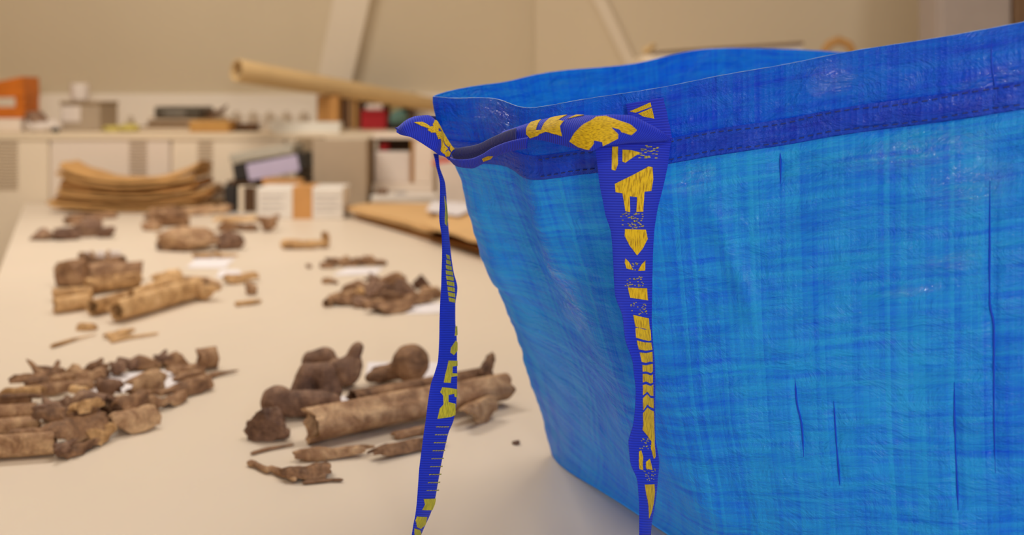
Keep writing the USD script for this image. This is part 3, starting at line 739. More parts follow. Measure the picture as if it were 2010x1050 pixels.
arc = np.array([[x(1630) + 0.0, d + 0.06, ct + 0.012], [x(1640), d + 0.06, ct + 0.034], [x(1660), d + 0.06, ct + 0.046], [x(1680), d + 0.06, ct + 0.034], [x(1690), d + 0.06, ct + 0.012]])
single('bone_lump', tube(arc, [0.011, 0.012, 0.013, 0.012, 0.011], 12), 'kraft', 'brown arched bone on the cabinet behind the bag, right of the frame', 'bone', smooth=True)
d = 2.6
x = lambda p: (p - CX) / F * d
cw = thing('cupboard', 'tall grey cupboard at the right edge behind the blue bag', 'cupboard', (x(1930), d + 0.1, FL))
obj('body', bbox(x(1846), x(1988), d + 0.02, d + 0.14, FL + 0.001, 1.3, 0.004), M['grey_door'], cw)
obj('door', bbox(x(1849), x(1986), d, d + 0.0195, FL + 0.05, 1.28, 0.004), M['grey_door'], cw)
obj('side_post', bbox(x(1988.5), x(2050), d - 0.01, d + 0.14, FL + 0.001, 1.3, 0.004), M['brown_post'], cw)

# ---------------------------------------------------------------- the blue bag
def W3(x, y, z=0.002): return np.array([x, y, z])


def col(*pts):
    """a column of the bag wall from the rim to the base; (px, py, depth) or a world point"""
    return [np.asarray(p, float) if isinstance(p, np.ndarray) else U(*p) for p in pts]


def floorpt(px, py): return T(px, py, 0.002)


def mids(a, b, bulge=(0, 0, 0), n=4):
    a, b = np.asarray(a), np.asarray(b)
    return [a + (b - a) * s + np.asarray(bulge) * math.sin(math.pi * s) for s in np.linspace(0, 1, n + 1)]


cols = [
    col((849, 189, .720), (862, 250, .722), (893, 325, .738), (945, 488, .775), (1000, 625, .825), (1042, 760, .880), floorpt(1080, 888)),
    col((875, 192, .712), (888, 255, .714), (915, 330, .727), (972, 492, .762), (1030, 640, 0.803), (1078, 778, 0.848), floorpt(1095, 908)),
    col((900, 194, .705), (915, 262, .706), (940, 336, .718), (1000, 500, .750), (1062, 655, 0.778), (1110, 795, 0.812), floorpt(1112, 922)),
    col((948, 191, .690), (958, 265, .692), (975, 340, .700), (1040, 505, .730), (1098, 650, 0.745), (1150, 790, 0.767), floorpt(1150, 945)),
    col((984, 192, .676), (990, 268, .678), (1008, 342, .686), (1068, 505, .712), (1124, 650, 0.720), (1180, 800, 0.738), floorpt(1180, 962)),
    col((1003, 203, .664), (1008, 272, .668), (1026, 345, .675), (1085, 505, .698), (1140, 655, 0.702), (1196, 815, 0.718), floorpt(1200, 975)),
    col((1022, 217, .652), (1026, 280, .656), (1044, 348, .664), (1100, 505, .684), (1152, 660, 0.686), (1212, 825, 0.700), floorpt(1215, 984)),
    col((1062, 211, .642), (1066, 278, .646), (1078, 348, .652), (1124, 505, .670), (1170, 665, 0.670), (1236, 850, 0.684), floorpt(1240, 1000)),
    col((1120, 199, .632), (1124, 270, .635), (1132, 342, .640), (1165, 505, .655), (1204, 680, 0.654), (1275, 890, 0.668), floorpt(1272, 1022)),
    col((1200, 187, .622), (1203, 262, .624), (1210, 334, .628), (1232, 510, .640), (1262, 720, 0.642), (1325, 940, 0.659), floorpt(1318, 1052)),
    col((1297, 173, .611), (1299, 246, .612), (1303, 318, .616), (1318, 520, .624), (1340, 760, 0.630), (1388, 1010, 0.649), floorpt(1375, 1090)),
    col((1420, 147, .598), (1421, 220, .599), (1423, 304, .602), (1432, 530, .608), (1450, 800, .618), (1480, 1070, .640), floorpt(1450, 1130)),
    col((1540, 128, .586), (1540, 205, .587), (1542, 286, .589), (1546, 530, .594), (1556, 800, .602), (1575, 1110, .624), floorpt(1530, 1165)),
    col((1660, 102, .573), (1660, 184, .574), (1660, 265, .576), (1662, 520, .580), (1668, 800, .588), (1680, 1140, .608), floorpt(1620, 1195)),
    col((1780, 84, .561), (1780, 166, .562), (1780, 249, .564), (1780, 510, .568), (1782, 800, .575), (1788, 1160, .594), floorpt(1720, 1222)),
    col((1900, 65, .550), (1900, 145, .550), (1899, 229, .552), (1898, 510, .556), (1898, 800, .562), (1900, 1180, .580), floorpt(1820, 1245)),
    col((2010, 43, .540), (2010, 125, .540), (2009, 208, .541), (2006, 510, .545), (2004, 800, .550), (2000, 1200, .568), floorpt(1920, 1268)),
    col((2420, -24, .512), (2420, 60, .512), (2418, 145, .513), (2410, 500, .516), (2400, 800, .522), (2380, 1240, .540), floorpt(2250, 1320)),
    col((2820, -70, .505), (2820, 10, .505), (2815, 100, .506), (2800, 500, .510), (2770, 800, .516), (2720, 1250, .536), floorpt(2560, 1330)),
    col(*mids(W3(.500, .590, .385), W3(.440, .600), (.012, 0, 0), 6)),
    col(*mids(W3(.560, .760, .385), W3(.490, .760), (.014, 0, 0), 6)),
    col(*mids(W3(.560, .960, .388), W3(.480, .920), (.010, .01, 0), 6)),
    col(*mids(U(1780, 112, 1.035), W3(.390, .965), (0, .02, 0), 6)),
    col(*mids(U(1652, 103, 1.030), W3(.330, .975), (0, .02, 0), 6)),
    col(*mids(U(1580, 98, 1.018), W3(.290, .980), (0, .02, 0), 6)),
    col(*mids(U(1480, 95, 1.000), W3(.245, .984), (0, .02, 0), 6)),
    col(*mids(U(1404, 95, .980), W3(.210, .986), (0, .02, 0), 6)),
    col(*mids(U(1348, 101, .968), W3(.185, .986), (0, .02, 0), 6)),
    col(*mids(U(1300, 113, .956), W3(.165, .986), (0, .018, 0), 6)),
    col(*mids(U(1256, 124, .942), W3(.150, .985), (0, .016, 0), 6)),
    col(*mids(U(1200, 131, .918), W3(.130, .984), (0, .014, 0), 6)),
    col(*mids(U(1120, 137, .888), W3(.105, .980), (0, .012, 0), 6)),
    col(*mids(U(1048, 147, .856), W3(.085, .974), (0, .01, 0), 6)),
    col(*mids(U(1000, 160, .832), W3(.072, .968), (0, .008, 0), 6)),
    col(*mids(U(932, 169, .788), W3(.060, .958), (0, .004, 0), 6)),
    col(*mids(U(890, 177, .752), W3(.050, .950), (0, .0, 0), 6)),
]
cols.append(cols[0])
NV, HEM = 150, 0.0465
colsV = []
for c in cols:                                          # every column, evenly resampled; the rows are metres below the rim near the hem
    c = np.array(c)
    a = np.concatenate([[0], np.cumsum(np.linalg.norm(np.diff(c, axis=0), axis=1))])
    pc = PchipInterpolator(a, c, axis=0)
    colsV.append(pc(np.linspace(0, a[-1], NV)))
colsV = np.array(colsV)
mid = colsV[:, NV // 3]
a = np.concatenate([[0], np.cumsum(np.linalg.norm(np.diff(colsV[:, 8], axis=0), axis=1))])
PERI = a[-1]
STEP = 0.0026
NU = int(PERI / STEP)
us = np.linspace(0, PERI, NU, endpoint=False)
S = PchipInterpolator(a, colsV, axis=0)(us)             # NU x NV x 3
sm = gaussian_filter1d(S, 5.0, axis=0, mode='wrap')
# the rim keeps its sharp corner, the wall below is soft
wgt = np.exp(-((us - 0 + PERI / 2) % PERI - PERI / 2) ** 2 / 0.03 ** 2)[:, None, None]
S = S * wgt * 0.8 + sm * (1 - wgt * 0.8)
vm = np.concatenate([np.zeros((NU, 1)), np.cumsum(np.linalg.norm(np.diff(S, axis=1), axis=2), axis=1)], axis=1)   # metres below the rim


def normals(S):
    du = np.roll(S, -1, 0) - np.roll(S, 1, 0)
    dv = np.gradient(S, axis=1)
    n = np.cross(du, dv); n /= np.linalg.norm(n, axis=2, keepdims=True) + 1e-12
    return n


N = normals(S)
c_ = S.mean((0, 1)); flip = np.sign(((S - c_) * N).sum(2).mean()); N = N * flip
uu = np.broadcast_to(us[:, None], vm.shape)
ang = uu / PERI * 2 * np.pi; rr = PERI / (2 * np.pi)
Pn = np.stack([rr * np.cos(ang), rr * np.sin(ang), vm], -1)
fade = np.clip(vm / 0.06, 0.12, 1) * np.clip((vm[:, -1:] - vm) / 0.03, 0, 1)
dis = (meshkit.fbm(Pn * [9, 9, 7], 3, 3) - 0.5) * 0.012 + (meshkit.fbm(Pn * [30, 30, 42], 3, 9) - 0.5) * 0.0042
# horizontal creases from folding, one long, with a few vertical fold lines
cr = np.zeros_like(vm)


def crease(u_px, v0, v1, depth, width, along='v'):
    pass


front = np.abs((uu - a[14] + PERI / 2) % PERI - PERI / 2) < 0.45
rows = 0.185 + 0.012 * (meshkit.noise(np.stack([uu * 9, uu * 0, uu * 0], -1), 4) - 0.5)
cr += -0.0012 * np.exp(-((vm - rows) / 0.004) ** 2) * front
for vv, am in ((0.13, .0006), (0.235, .0008), (0.265, .0006), (0.215, .0005)):
    rows = vv + 0.02 * (meshkit.noise(np.stack([uu * 7 + vv * 90, uu * 0, uu * 0], -1), 5) - 0.5)
    cr += -am * np.exp(-((vm - rows) / 0.003) ** 2) * np.clip(meshkit.noise(np.stack([uu * 14, uu * 0 + vv * 50, uu * 0], -1), 6) * 2 - 0.6, 0, 1)


def u_at(px, row):
    """perimeter position whose wall, on the near side, is seen at px at the given row"""
    q = S[:, row]; pxs = CX + F * q[:, 0] / q[:, 1]
    ok = (us > a[4]) & (us < a[19])
    return us[ok][np.argmin(np.abs(pxs[ok] - px))]


def v_at(u, py):
    i = int(np.argmin(np.abs(us - u))); q = S[i]; pys = HY + F * (H - q[:, 2]) / q[:, 1]
    return vm[i][np.argmin(np.abs(pys - py))]


FOLDS = []
for px0, py0, px1, py1 in ((1945, 350, 1950, 930), (1566, 735, 1572, 900), (1872, 745, 1878, 1000), (1535, 296, 1535, 365), (1945, 75, 1955, 230), (1640, 780, 1640, 960)):
    r0 = int(NV * np.clip((py0 - 180) / 1000, 0.02, 0.9)); u0 = u_at(px0, r0); u1 = u_at(px1, r0)
    FOLDS.append((u0, u1, v_at(u0, py0), v_at(u1, py1)))
    wob = 0.0016 * (meshkit.noise(np.stack([vm * 60, vm * 0 + px0, vm * 0], -1), 8) - 0.5)
    t_ = np.clip((vm - FOLDS[-1][2]) / (FOLDS[-1][3] - FOLDS[-1][2]), 0, 1)
    w_ = np.clip(np.minimum(vm - FOLDS[-1][2], FOLDS[-1][3] - vm) / 0.01, 0, 1)
    cr += -0.0016 * np.exp(-((uu - (u0 + (u1 - u0) * t_) - wob) / 0.0026) ** 2) * w_
# slanting soft folds of the end of the bag (pale creases in the photograph)
for (ax_, ay_), (bx_, by_), am, wd in (((1390, 385), (1490, 640), .0034, .007), ((1035, 320), (1110, 560), .0045, .007), ((1195, 780), (1420, 1015), .004, .010), ((930, 380), (1010, 560), .0034, .006), ((1060, 380), (1130, 640), .0034, .006), ((960, 470), (1060, 700), .003, .006)):
    pxs = CX + F * S[..., 0] / S[..., 1]; pys = HY + F * (H - S[..., 2]) / S[..., 1]
    near = (uu < a[19]) & (uu > 0)
    L2 = (bx_ - ax_) ** 2 + (by_ - ay_) ** 2
    t_ = ((pxs - ax_) * (bx_ - ax_) + (pys - ay_) * (by_ - ay_)) / L2
    ds = ((pxs - ax_) * (by_ - ay_) - (pys - ay_) * (bx_ - ax_)) / math.sqrt(L2) / 3200
    cr += am * np.exp(-(ds / wd) ** 2) * np.clip(np.minimum(t_, 1 - t_) * 5 + 0.2, 0, 1) * near
S = S + N * ((dis + cr) * fade)[..., None]
S[..., 2] = np.maximum(S[..., 2], 0.0015)
N = normals(S) * flip


def strip(lo, hi, off):
    """the wall between two rows, pushed outward; closed round the bag"""
    R = S[:, lo:hi] + N[:, lo:hi] * off
    k = hi - lo
    f = grid_faces(NU + 1, k)
    V = np.concatenate([R, R[:1]], 0).reshape(-1, 3)
    u_ = np.concatenate([us, [PERI]])
    uv = np.stack([np.repeat(u_, k), np.concatenate([vm[:, lo:hi], vm[:1, lo:hi]], 0).reshape(-1)], 1)
    return V, f, uv


def smooth_mesh(V, f):
    m = trimesh.Trimesh(V, f, process=False)
    return m


BAG = thing('carrier_bag', 'large blue woven plastic carrier bag with yellow lettered handles standing on the table', 'bag', (0.25, 0.76, 0.0))
V, f, uv = strip(0, NV, 0.0)
obj('bag_wall', (V, f), M['tarp'], BAG, smooth=True, uv=uv)
# base panel
ringb = S[:, -1]; cb_ = ringb.mean(0)
kk = 14
V = np.concatenate([(cb_ + (ringb - cb_) * s) for s in np.linspace(0.02, 1, kk)], 0); V[:, 2] = 0.0012
V = V.reshape(kk, NU, 3)
V = np.concatenate([V, V[:, :1]], 1)
obj('bag_base', (V.reshape(-1, 3), grid_faces(kk, NU + 1)), M['tarp_base'], BAG, smooth=True, uv=V.reshape(-1, 3)[:, :2])


# folded hem, doubled outside, with its own lower edge
def wall_at(iu, v, off=0.0):
    """points of the wall at perimeter indices iu and v metres below the rim"""
    iu = np.asarray(iu) % NU
    out = np.empty((len(iu), 3))
    for n_, i in enumerate(iu):
        for k_ in range(3):
            out[n_, k_] = np.interp(v if np.isscalar(v) else v[n_], vm[i], S[i, :, k_]) + off * np.interp(v if np.isscalar(v) else v[n_], vm[i], N[i, :, k_])
    return out


idx = np.arange(NU + 1)
hv = [0.0, 0.0, 0.004, 0.010, 0.016, 0.022, 0.028, 0.033, 0.038, 0.042, HEM, HEM]
ho = [0.0, 0.0011, 0.0016, 0.0018, 0.0017, 0.0018, 0.0016, 0.0011, 0.0014, 0.0011, 0.0013, 0.0003]
ripple = 0.0007 * (meshkit.fbm(np.stack([us * 40, us * 0, us * 0], -1), 3, 31) - 0.5)
rows = []
for k_, (v, o_) in enumerate(zip(hv, ho)):
    rp = np.concatenate([ripple, ripple[:1]]) * (1 if 1 < k_ < 11 else 0)
    base_ = wall_at(idx, v)
    nn = np.array([np.array([np.interp(v, vm[i % NU], N[i % NU, :, c3]) for c3 in range(3)]) for i in idx])
    rows.append(base_ + nn * (o_ + rp)[:, None])
R = np.array(rows)
uvh = np.stack([np.tile(np.concatenate([us, [PERI]]), len(hv)) + 0.37, np.repeat(np.array(hv) + 0.51, NU + 1)], 1)
hem = trimesh.Trimesh(R.reshape(-1, 3), grid_faces(len(hv), NU + 1), process=False)
if flip > 0: hem.invert()
obj('hem', hem, M['tarp_hem'], BAG, smooth=True, uv=uvh, label='doubled hem around the opening')
hv2 = [0.0315, 0.0315, 0.034, 0.038, 0.042, 0.0455, 0.0473, 0.0473]
ho2 = [0.0012, 0.0021, 0.0024, 0.0022, 0.0025, 0.0023, 0.0021, 0.0003]
rows = []
for k_, (v, o_) in enumerate(zip(hv2, ho2)):
    nn = np.array([np.array([np.interp(v, vm[i % NU], N[i % NU, :, c3]) for c3 in range(3)]) for i in idx])
    rows.append(wall_at(idx, v) + nn * (o_ + np.concatenate([ripple, ripple[:1]]) * (1 if 0 < k_ < 7 else 0))[:, None])
R = np.array(rows)
band_ = trimesh.Trimesh(R.reshape(-1, 3), grid_faces(len(hv2), NU + 1), process=False)
if flip > 0: band_.invert()
obj('hem_band', band_, M['tarp_band'], BAG, smooth=True, uv=np.stack([np.tile(np.concatenate([us, [PERI]]), len(hv2)) + 0.73, np.repeat(np.array(hv2) + 0.2, NU + 1)], 1), label='darker stitched lower band of the hem')
# cut rim edge and stitching
rimc = S[::1, 0] + N[::1, 0] * 0.0006
fray = 0.00045 * (meshkit.fbm(np.stack([us * 160, us * 0, us * 0], -1), 2, 3) + 0.35)
obj('rim_edge', tube(np.vstack([rimc, rimc[:1]]), np.concatenate([fray, fray[:1]]), 6), M['rim'], BAG, smooth=True, label='pale frayed rim edge')
for vst in (0.0335, 0.0445):
    pieces = []
    for s0 in range(int(a[7] / STEP), int(a[18] / STEP), 2):
        q = wall_at([s0, s0 + 1], vst + 0.0006 * math.sin(s0 * 0.21), 0.0027)
        e = q[1] - q[0]; e /= np.linalg.norm(e)
        m = bevel_box(0.0030, 0.0007, 0.0007, 0.0002)
        b2 = np.cross(N[s0, 6], e)
        pieces.append(moved(m, np.stack([e, b2, N[s0, 6]], 1), q[0]))
    obj('stitching', trimesh.util.concatenate(pieces), M['stitch'], BAG, kind='stuff')


# sharp old fold lines, pinched into the sheet
for u0, u1, v0, v1 in FOLDS:
    n_ = max(int((v1 - v0) / 0.004), 4)
    vv = np.linspace(v0, v1, n_)
    iu = np.round((u0 + (u1 - u0) * np.linspace(0, 1, n_)) / STEP).astype(int)
    q = wall_at(iu, vv, 0.0004 if v1 > 0.06 else 0.0020); q = gaussian_filter1d(q, 1.0, axis=0, mode='nearest')
    rad = 0.00055 * np.clip(np.minimum(np.linspace(0, 1, n_), 1 - np.linspace(0, 1, n_)) * 6, 0.25, 1) * (0.6 + 0.7 * meshkit.noise(np.stack([vv * 90, vv * 0 + u0 * 50, vv * 0], -1), 12))
    obj('fold_line', tube(q, rad, 6), M['tarp_band'], BAG, smooth=True)


# ---------------------------------------------------------------- webbing handles
class Ribbon:
    """a woven band between two rails, given at parameter values p"""

    def __init__(s, rows, th=0.0011, bow=0.0):
        p = np.array([r[0] for r in rows], float)
        A_, B_ = np.array([r[1] for r in rows]), np.array([r[2] for r in rows])
        s.p0, s.p1 = p[0], p[-1]
        s.fa, s.fb, s.th, s.bow = PchipInterpolator(p, A_, axis=0), PchipInterpolator(p, B_, axis=0), th, bow

    def at(s, p, w, off=0.0):
        p, w = np.asarray(p, float), np.asarray(w, float)
        A_, B_ = s.fa(p), s.fb(p)
        e = 1e-3 * (s.p1 - s.p0)
        pa, pb = np.clip(p - e, s.p0, s.p1), np.clip(p + e, s.p0, s.p1)
        mid_ = lambda q: s.fa(q) * (1 - w)[..., None] + s.fb(q) * w[..., None]
        n = np.cross(mid_(pb) - mid_(pa), B_ - A_); n /= np.linalg.norm(n, axis=-1, keepdims=True) + 1e-12
        n = np.where((n[..., 1] > 0)[..., None] if s.face else False, -n, n)
        P_ = A_ * (1 - w)[..., None] + B_ * w[..., None]
        return P_ + n * (off + s.bow * np.minimum(np.linalg.norm(B_ - A_, axis=-1) / 0.04, 1) * (4 * w * (1 - w)))[..., None]

    face = True

    def mesh(s, n=160, k=13, back=True):
        p = np.linspace(s.p0, s.p1, n); w = np.linspace(0, 1, k)
        PP, WW = np.meshgrid(p, w, indexing='ij')
        edge = np.clip(np.minimum(WW, 1 - WW) * 12, 0.25, 1)
        top = s.at(PP, WW, s.th / 2 * edge); bot = s.at(PP, WW, -s.th / 2 * edge)
        c = s.at(p, np.full(n, 0.5), np.zeros(n)); L = np.concatenate([[0], np.cumsum(np.linalg.norm(np.diff(c, axis=0), axis=1))])
        uvt = np.stack([WW, np.broadcast_to(L[:, None], WW.shape)], -1)
        Vv = np.concatenate([top, bot[:, ::-1]], 1); s.rings = Vv
        uvv = np.concatenate([uvt, uvt[:, ::-1]], 1).reshape(-1, 2)
        m = trimesh.Trimesh(Vv.reshape(-1, 3), grid_faces(n, 2 * k, False, True), process=False)
        if m.volume < 0: m.invert()
        return m, uvv

    def patch(s, poly, off=0.00055, th=0.0006, seg=None):
        """a raised woven patch; poly in (w, p)"""
        P_ = Polygon(poly).buffer(0)
        m = trimesh.util.concatenate([trimesh.creation.extrude_polygon(Q, 1.0, engine='earcut') for Q in getattr(P_, 'geoms', [P_]) if Q.area > 1e-9])
        v_, f_ = trimesh.remesh.subdivide_to_size(np.array(m.vertices) * [1, 1 / (s.p1 - s.p0) * 6, 0.05], m.faces, 0.14, max_iter=12)
        v_ = v_ / [1, 1 / (s.p1 - s.p0) * 6, 0.05]
        w_, p_, z_ = v_[:, 0], np.clip(v_[:, 1], s.p0, s.p1), v_[:, 2]
        out = s.at(p_, w_, off + th * (z_ > 0.5) - 0.0003)
        return out, f_, np.stack([w_ * 0.044, p_ / (s.p1 - s.p0) * 0.36], 1)


def patches(rib, polys, mat_, parent, label=None, off=0.00055, name='yellow_patch', stuff=False):
    """each woven patch of the lettering is a piece of its own; the tiny ground threads are one"""
    VV, FF, UV, o_ = [], [], [], 0
    for q in polys:
        v_, f_, u_ = rib.patch(q, off)
        if not stuff:
            mm = trimesh.Trimesh(v_, f_, process=False); mm.fix_normals()
            obj(name, mm, mat_, parent, uv=u_, smooth=True)
        VV.append(v_); FF.append(f_ + o_); UV.append(u_); o_ += len(v_)
    if stuff:
        mm = trimesh.Trimesh(np.vstack(VV), np.vstack(FF), process=False); mm.fix_normals()
        obj(name, mm, mat_, parent, kind='stuff', uv=np.vstack(UV), smooth=True)


# the long handle: down from the left, a loop below, and up again to the right
LF = [(302, 850.5, 861), (323, 856, 861.6), (363, 864, 873.5), (395, 863.5, 876), (425, 862.5, 878), (468, 867.5, 881.5), (500, 868, 885), (533, 867, 890), (566, 866, 897.5), (598, 864, 893.5), (630, 863, 893.5), (660, 862.5, 896), (686, 861.5, 897), (707, 860, 897),
      (730, 854, 897), (754, 846, 897), (790, 840, 895.5), (823, 836, 890.5), (850, 832, 880), (874, 829, 874), (900, 825.5, 868), (921, 823, 864), (950, 821, 859), (985, 818.5, 852.5), (1010, 815.5, 844), (1028, 812, 835.7), (1050, 808.5, 826)]
RT = [(276, 1168, 1318), (294, 1169, 1314.5), (329, 1173, 1310), (374, 1179, 1300), (393, 1183, 1295), (420, 1188, 1289), (458, 1199.5, 1284), (504, 1203, 1281.5), (576, 1207, 1280), (622, 1222, 1279.3), (664, 1227, 1281), (711, 1242, 1285), (729, 1244, 1286), (771, 1248, 1286),
      (827, 1244, 1286), (857, 1236, 1286.5), (866, 1233.6, 1287), (885, 1235, 1290.5), (909, 1238, 1293.7), (943, 1251, 1291), (964, 1253, 1289), (999, 1255, 1284), (1029, 1255, 1278.6), (1050, 1255, 1277)]


def wd(x0, x1, d, full=0.043):
    """half of the depth by which a band of the full width seen from x0 to x1 must be turned"""
    w_ = (x1 - x0) / F * d
    return math.sqrt(max(full ** 2 - w_ ** 2, 0)) / 2


rows = []
for py, x0, x1 in LF:
    d = 0.702 - 0.03 * np.clip((py - 302) / 700, 0, 1)
    k_ = 0.5 * wd(x0, x1, d) * np.clip((py - 300) / 120, 0, 1)
    rows.append((py, U(x0, py, d - k_), U(x1, py, d + k_)))
LEFT = Ribbon(rows, bow=0.0008)
rows = []
for py, x0, x1 in RT:
    d = np.interp(py, [276, 329, 500, 800, 1050], [.604, .598, .602, .610, .614])
    k_ = 0.55 * wd(x0, x1, d) * np.clip((py - 560) / 150, 0, 1)
    rows.append((py, U(x0, py, d - 0.005 - 1.5 * k_), U(x1, py, d - 0.002)))
RIGHT = Ribbon(rows, bow=0.0016)
la, lb = LEFT.fa(1050.0), LEFT.fb(1050.0); ra, rb_ = RIGHT.fa(1050.0), RIGHT.fb(1050.0)
lm, rm = (la + lb) / 2, (ra + rb_) / 2
rows = [(0.0, la, lb)]
for t_ in np.linspace(0.08, 0.92, 12):
    m_ = lm + (rm - lm) * (t_ + 0.06 * math.sin(2 * math.pi * t_)); m_[2] = lm[2] + (0.010 - lm[2]) * (math.sin(math.pi * t_) ** 0.55)
    m_[1] -= 0.02 * math.sin(math.pi * t_)
    tw = math.radians(25 + 50 * math.sin(math.pi * t_)); hd = np.array([0.1, -math.sin(tw), 0.0]); hd /= np.linalg.norm(hd)
    tl_ = (lb - la) / 2 * max(0, 1 - t_ * 4) + (rb_ - ra) / 2 * max(0, t_ * 4 - 3)
    rows.append((t_, m_ - hd * 0.0 - tl_ - hd * 0.008, m_ + tl_ + hd * 0.008))
rows.append((1.0, ra, rb_))
LOOP = Ribbon(rows); LOOP.face = False
rings, uvr, l0 = [], [], 0.0
for rb2, n_, rev in ((LEFT, 220, False), (LOOP, 80, False), (RIGHT, 240, True)):
    m_, uv_ = rb2.mesh(n_)
    q, w_ = np.array(rb2.rings), uv_.reshape(n_, -1, 2)
    Lr = w_[-1, 0, 1]
    if rev: q = q[::-1]; w_ = w_[::-1] * [1, -1] + [0, Lr]
    rings.append(q); uvr.append(w_ + [0, l0]); l0 += Lr
rings, uvr = np.concatenate(rings), np.concatenate(uvr)
lh = trimesh.Trimesh(rings.reshape(-1, 3), grid_faces(len(rings), rings.shape[1], False, True), process=False)
LONG = obj('long_handle', lh, M['webbing'], BAG, smooth=True, uv=uvr.reshape(-1, 2), label='long blue handle hanging down in a loop')
LEFT.path = RIGHT.path = LONG


def pxpoly(rib, rail, pts):
    """polygon given along the band: (fraction across, parameter)"""
    return pts


def in_band(table, pts):
    """pixels on the photograph's view of a band -> (fraction across, parameter down the band)"""
    p = np.array([r[0] for r in table], float); x0 = PchipInterpolator(p, [r[1] for r in table]); x1 = PchipInterpolator(p, [r[2] for r in table])
    return [((x_ - x0(y_)) / (x1(y_) - x0(y_)), y_) for x_, y_ in pts]


def shrink(q, k):
    P_ = Polygon(q).buffer(0).buffer(-k, join_style=2)
    P_ = max(getattr(P_, 'geoms', [P_]), key=lambda g: g.area)
    return list(P_.exterior.coords)[:-1]


z3 = lambda *q: in_band(RT, [(1150 + x_ / 2.624, 260 + y_ / 2.624) for x_, y_ in q])
z4 = lambda *q: in_band(RT, [(1150 + x_ / 2.332, 600 + y_ / 2.332) for x_, y_ in shrink(q, 1.6)])
Y = [z3((133, 78), (163, 78), (162, 165), (150, 195), (130, 190)),
     z3((185, 95), (230, 98), (278, 112), (240, 135), (200, 160), (184, 155)),
     z3((146, 262), (240, 215), (318, 175), (340, 178), (344, 240), (334, 298), (298, 302), (292, 405), (256, 405), (260, 330), (222, 325), (224, 408), (200, 402), (184, 310), (150, 305)),
     z3((198, 495), (306, 498), (316, 545), (290, 595), (260, 630), (222, 580), (196, 530)),
     z3((200, 645), (222, 668), (240, 705), (206, 698), (197, 668)), z3((304, 656), (302, 708), (264, 710), (284, 676)),
     z3((212, 795), (312, 800), (316, 862), (224, 850)),
     z3((236, 940), (318, 955), (324, 1018), (300, 1010), (246, 1000)),
     z4((218, 100), (236, 98), (258, 106), (292, 106), (294, 158), (280, 162), (256, 158), (220, 148)),
     z4((222, 158), (256, 166), (294, 166), (298, 202), (262, 208), (232, 204)),
     z4((234, 214), (262, 216), (298, 208), (298, 258), (280, 256), (262, 262), (244, 258)),
     z4((246, 268), (262, 270), (298, 262), (298, 300), (286, 308), (262, 300), (248, 302)),
     z4((248, 310), (264, 308), (286, 316), (298, 308), (298, 350), (284, 356), (262, 346), (249, 352)),
     z4((249, 360), (264, 356), (284, 364), (300, 356), (300, 412), (284, 410), (268, 392), (250, 410)),
     z4((250, 420), (268, 400), (284, 418), (302, 420), (304, 470), (282, 462), (270, 450), (250, 480)),
     z4((250, 488), (270, 460), (284, 472), (304, 480), (306, 530), (310, 600), (312, 690), (300, 702), (286, 650), (290, 620), (268, 590), (248, 565)),
     z4((232, 665), (242, 655), (252, 690), (252, 755), (236, 750)), z4((262, 712), (282, 695), (296, 752), (262, 745)),
     z4((258, 815), (304, 812), (308, 850), (302, 900), (290, 945), (276, 975), (272, 900), (264, 860))]
patches(RIGHT, Y, M['yellow'], RIGHT.path, None)
# small ground threads in the dark fields of the emblem
G = []
rg = np.random.default_rng(4)
for (q0, q1, w0, w1, n_) in ((284, 312, .55, .82, 34), (416, 446, .24, .72, 56), (540, 560, .25, .75, 30), (592, 616, .3, .8, 30), (506, 528, .45, .58, 10), (856, 880, .3, .75, 22), (918, 942, .3, .8, 22)):
    for _ in range(n_):
        py, w_ = rg.uniform(q0, q1), rg.uniform(w0, w1)
        G.append([(w_, py), (w_ + .035, py), (w_ + .035, py + 1.6), (w_, py + 1.6)])
patches(RIGHT, G, M['yellow_dim'], RIGHT.path, name='ground_thread', off=0.0005, stuff=True)
z5 = lambda *q: in_band(LF, [(780 + x_ / 2.765, 280 + y_ / 2.765) for x_, y_ in q])
z6 = lambda *q: in_band(LF, [(780 + x_ / 2.335, 600 + y_ / 2.335) for x_, y_ in q])
Y = [z5((248, 290), (262, 340), (268, 400), (262, 455), (250, 440), (252, 360))]
for k_ in range(9):
    y0 = 606 + k_ * 29
    xl, xr = np.interp(y0, [606, 700, 800, 875], [258, 255, 266, 274]), np.interp(y0, [606, 700, 800, 875], [274, 294, 304, 307])
    Y.append(z5((xl, y0), (xr, y0 + 8), (xr + 2, y0 + 30), (xl + 3, y0 + 22)))
Y += [z6((262, 100), (270, 92), (271, 135), (258, 138)), z6((240, 190), (262, 160), (271, 168), (271, 205), (252, 226), (236, 214)),
      z6((228, 250), (271, 252), (271, 275), (246, 278), (246, 308), (271, 310), (271, 322), (240, 325), (238, 352), (207, 350), (212, 318)),
      z6((200, 372), (236, 376), (270, 382), (270, 420), (258, 416), (256, 402), (228, 408), (228, 440), (262, 448), (262, 500), (240, 508), (178, 516), (188, 470), (206, 450), (204, 410), (190, 395)),
      z6((114, 884), (172, 882), (168, 908), (156, 934), (108, 934), (120, 910)), z6((86, 964), (130, 964), (124, 1000), (100, 1020), (84, 1012), (80, 985)),
      z6((74, 1020), (96, 1024), (104, 1040), (100, 1049), (73, 1049))]
patches(LEFT, Y, M['yellow_dull'], LEFT.path, None)
G = []
for k_ in range(9):
    yy = 551 + k_ * 36.6
    for j_ in range(5):
        xa = np.interp(yy, [548, 845], [172, 128]) + j_ * 12.5
        G.append(z6((xa, yy), (xa + 10, yy - 1.5), (xa + 10, yy + 2.5), (xa, yy + 4)))
patches(LEFT, G, M['yellow_dim'], LEFT.path, name='ground_thread', off=0.0005, stuff=True)

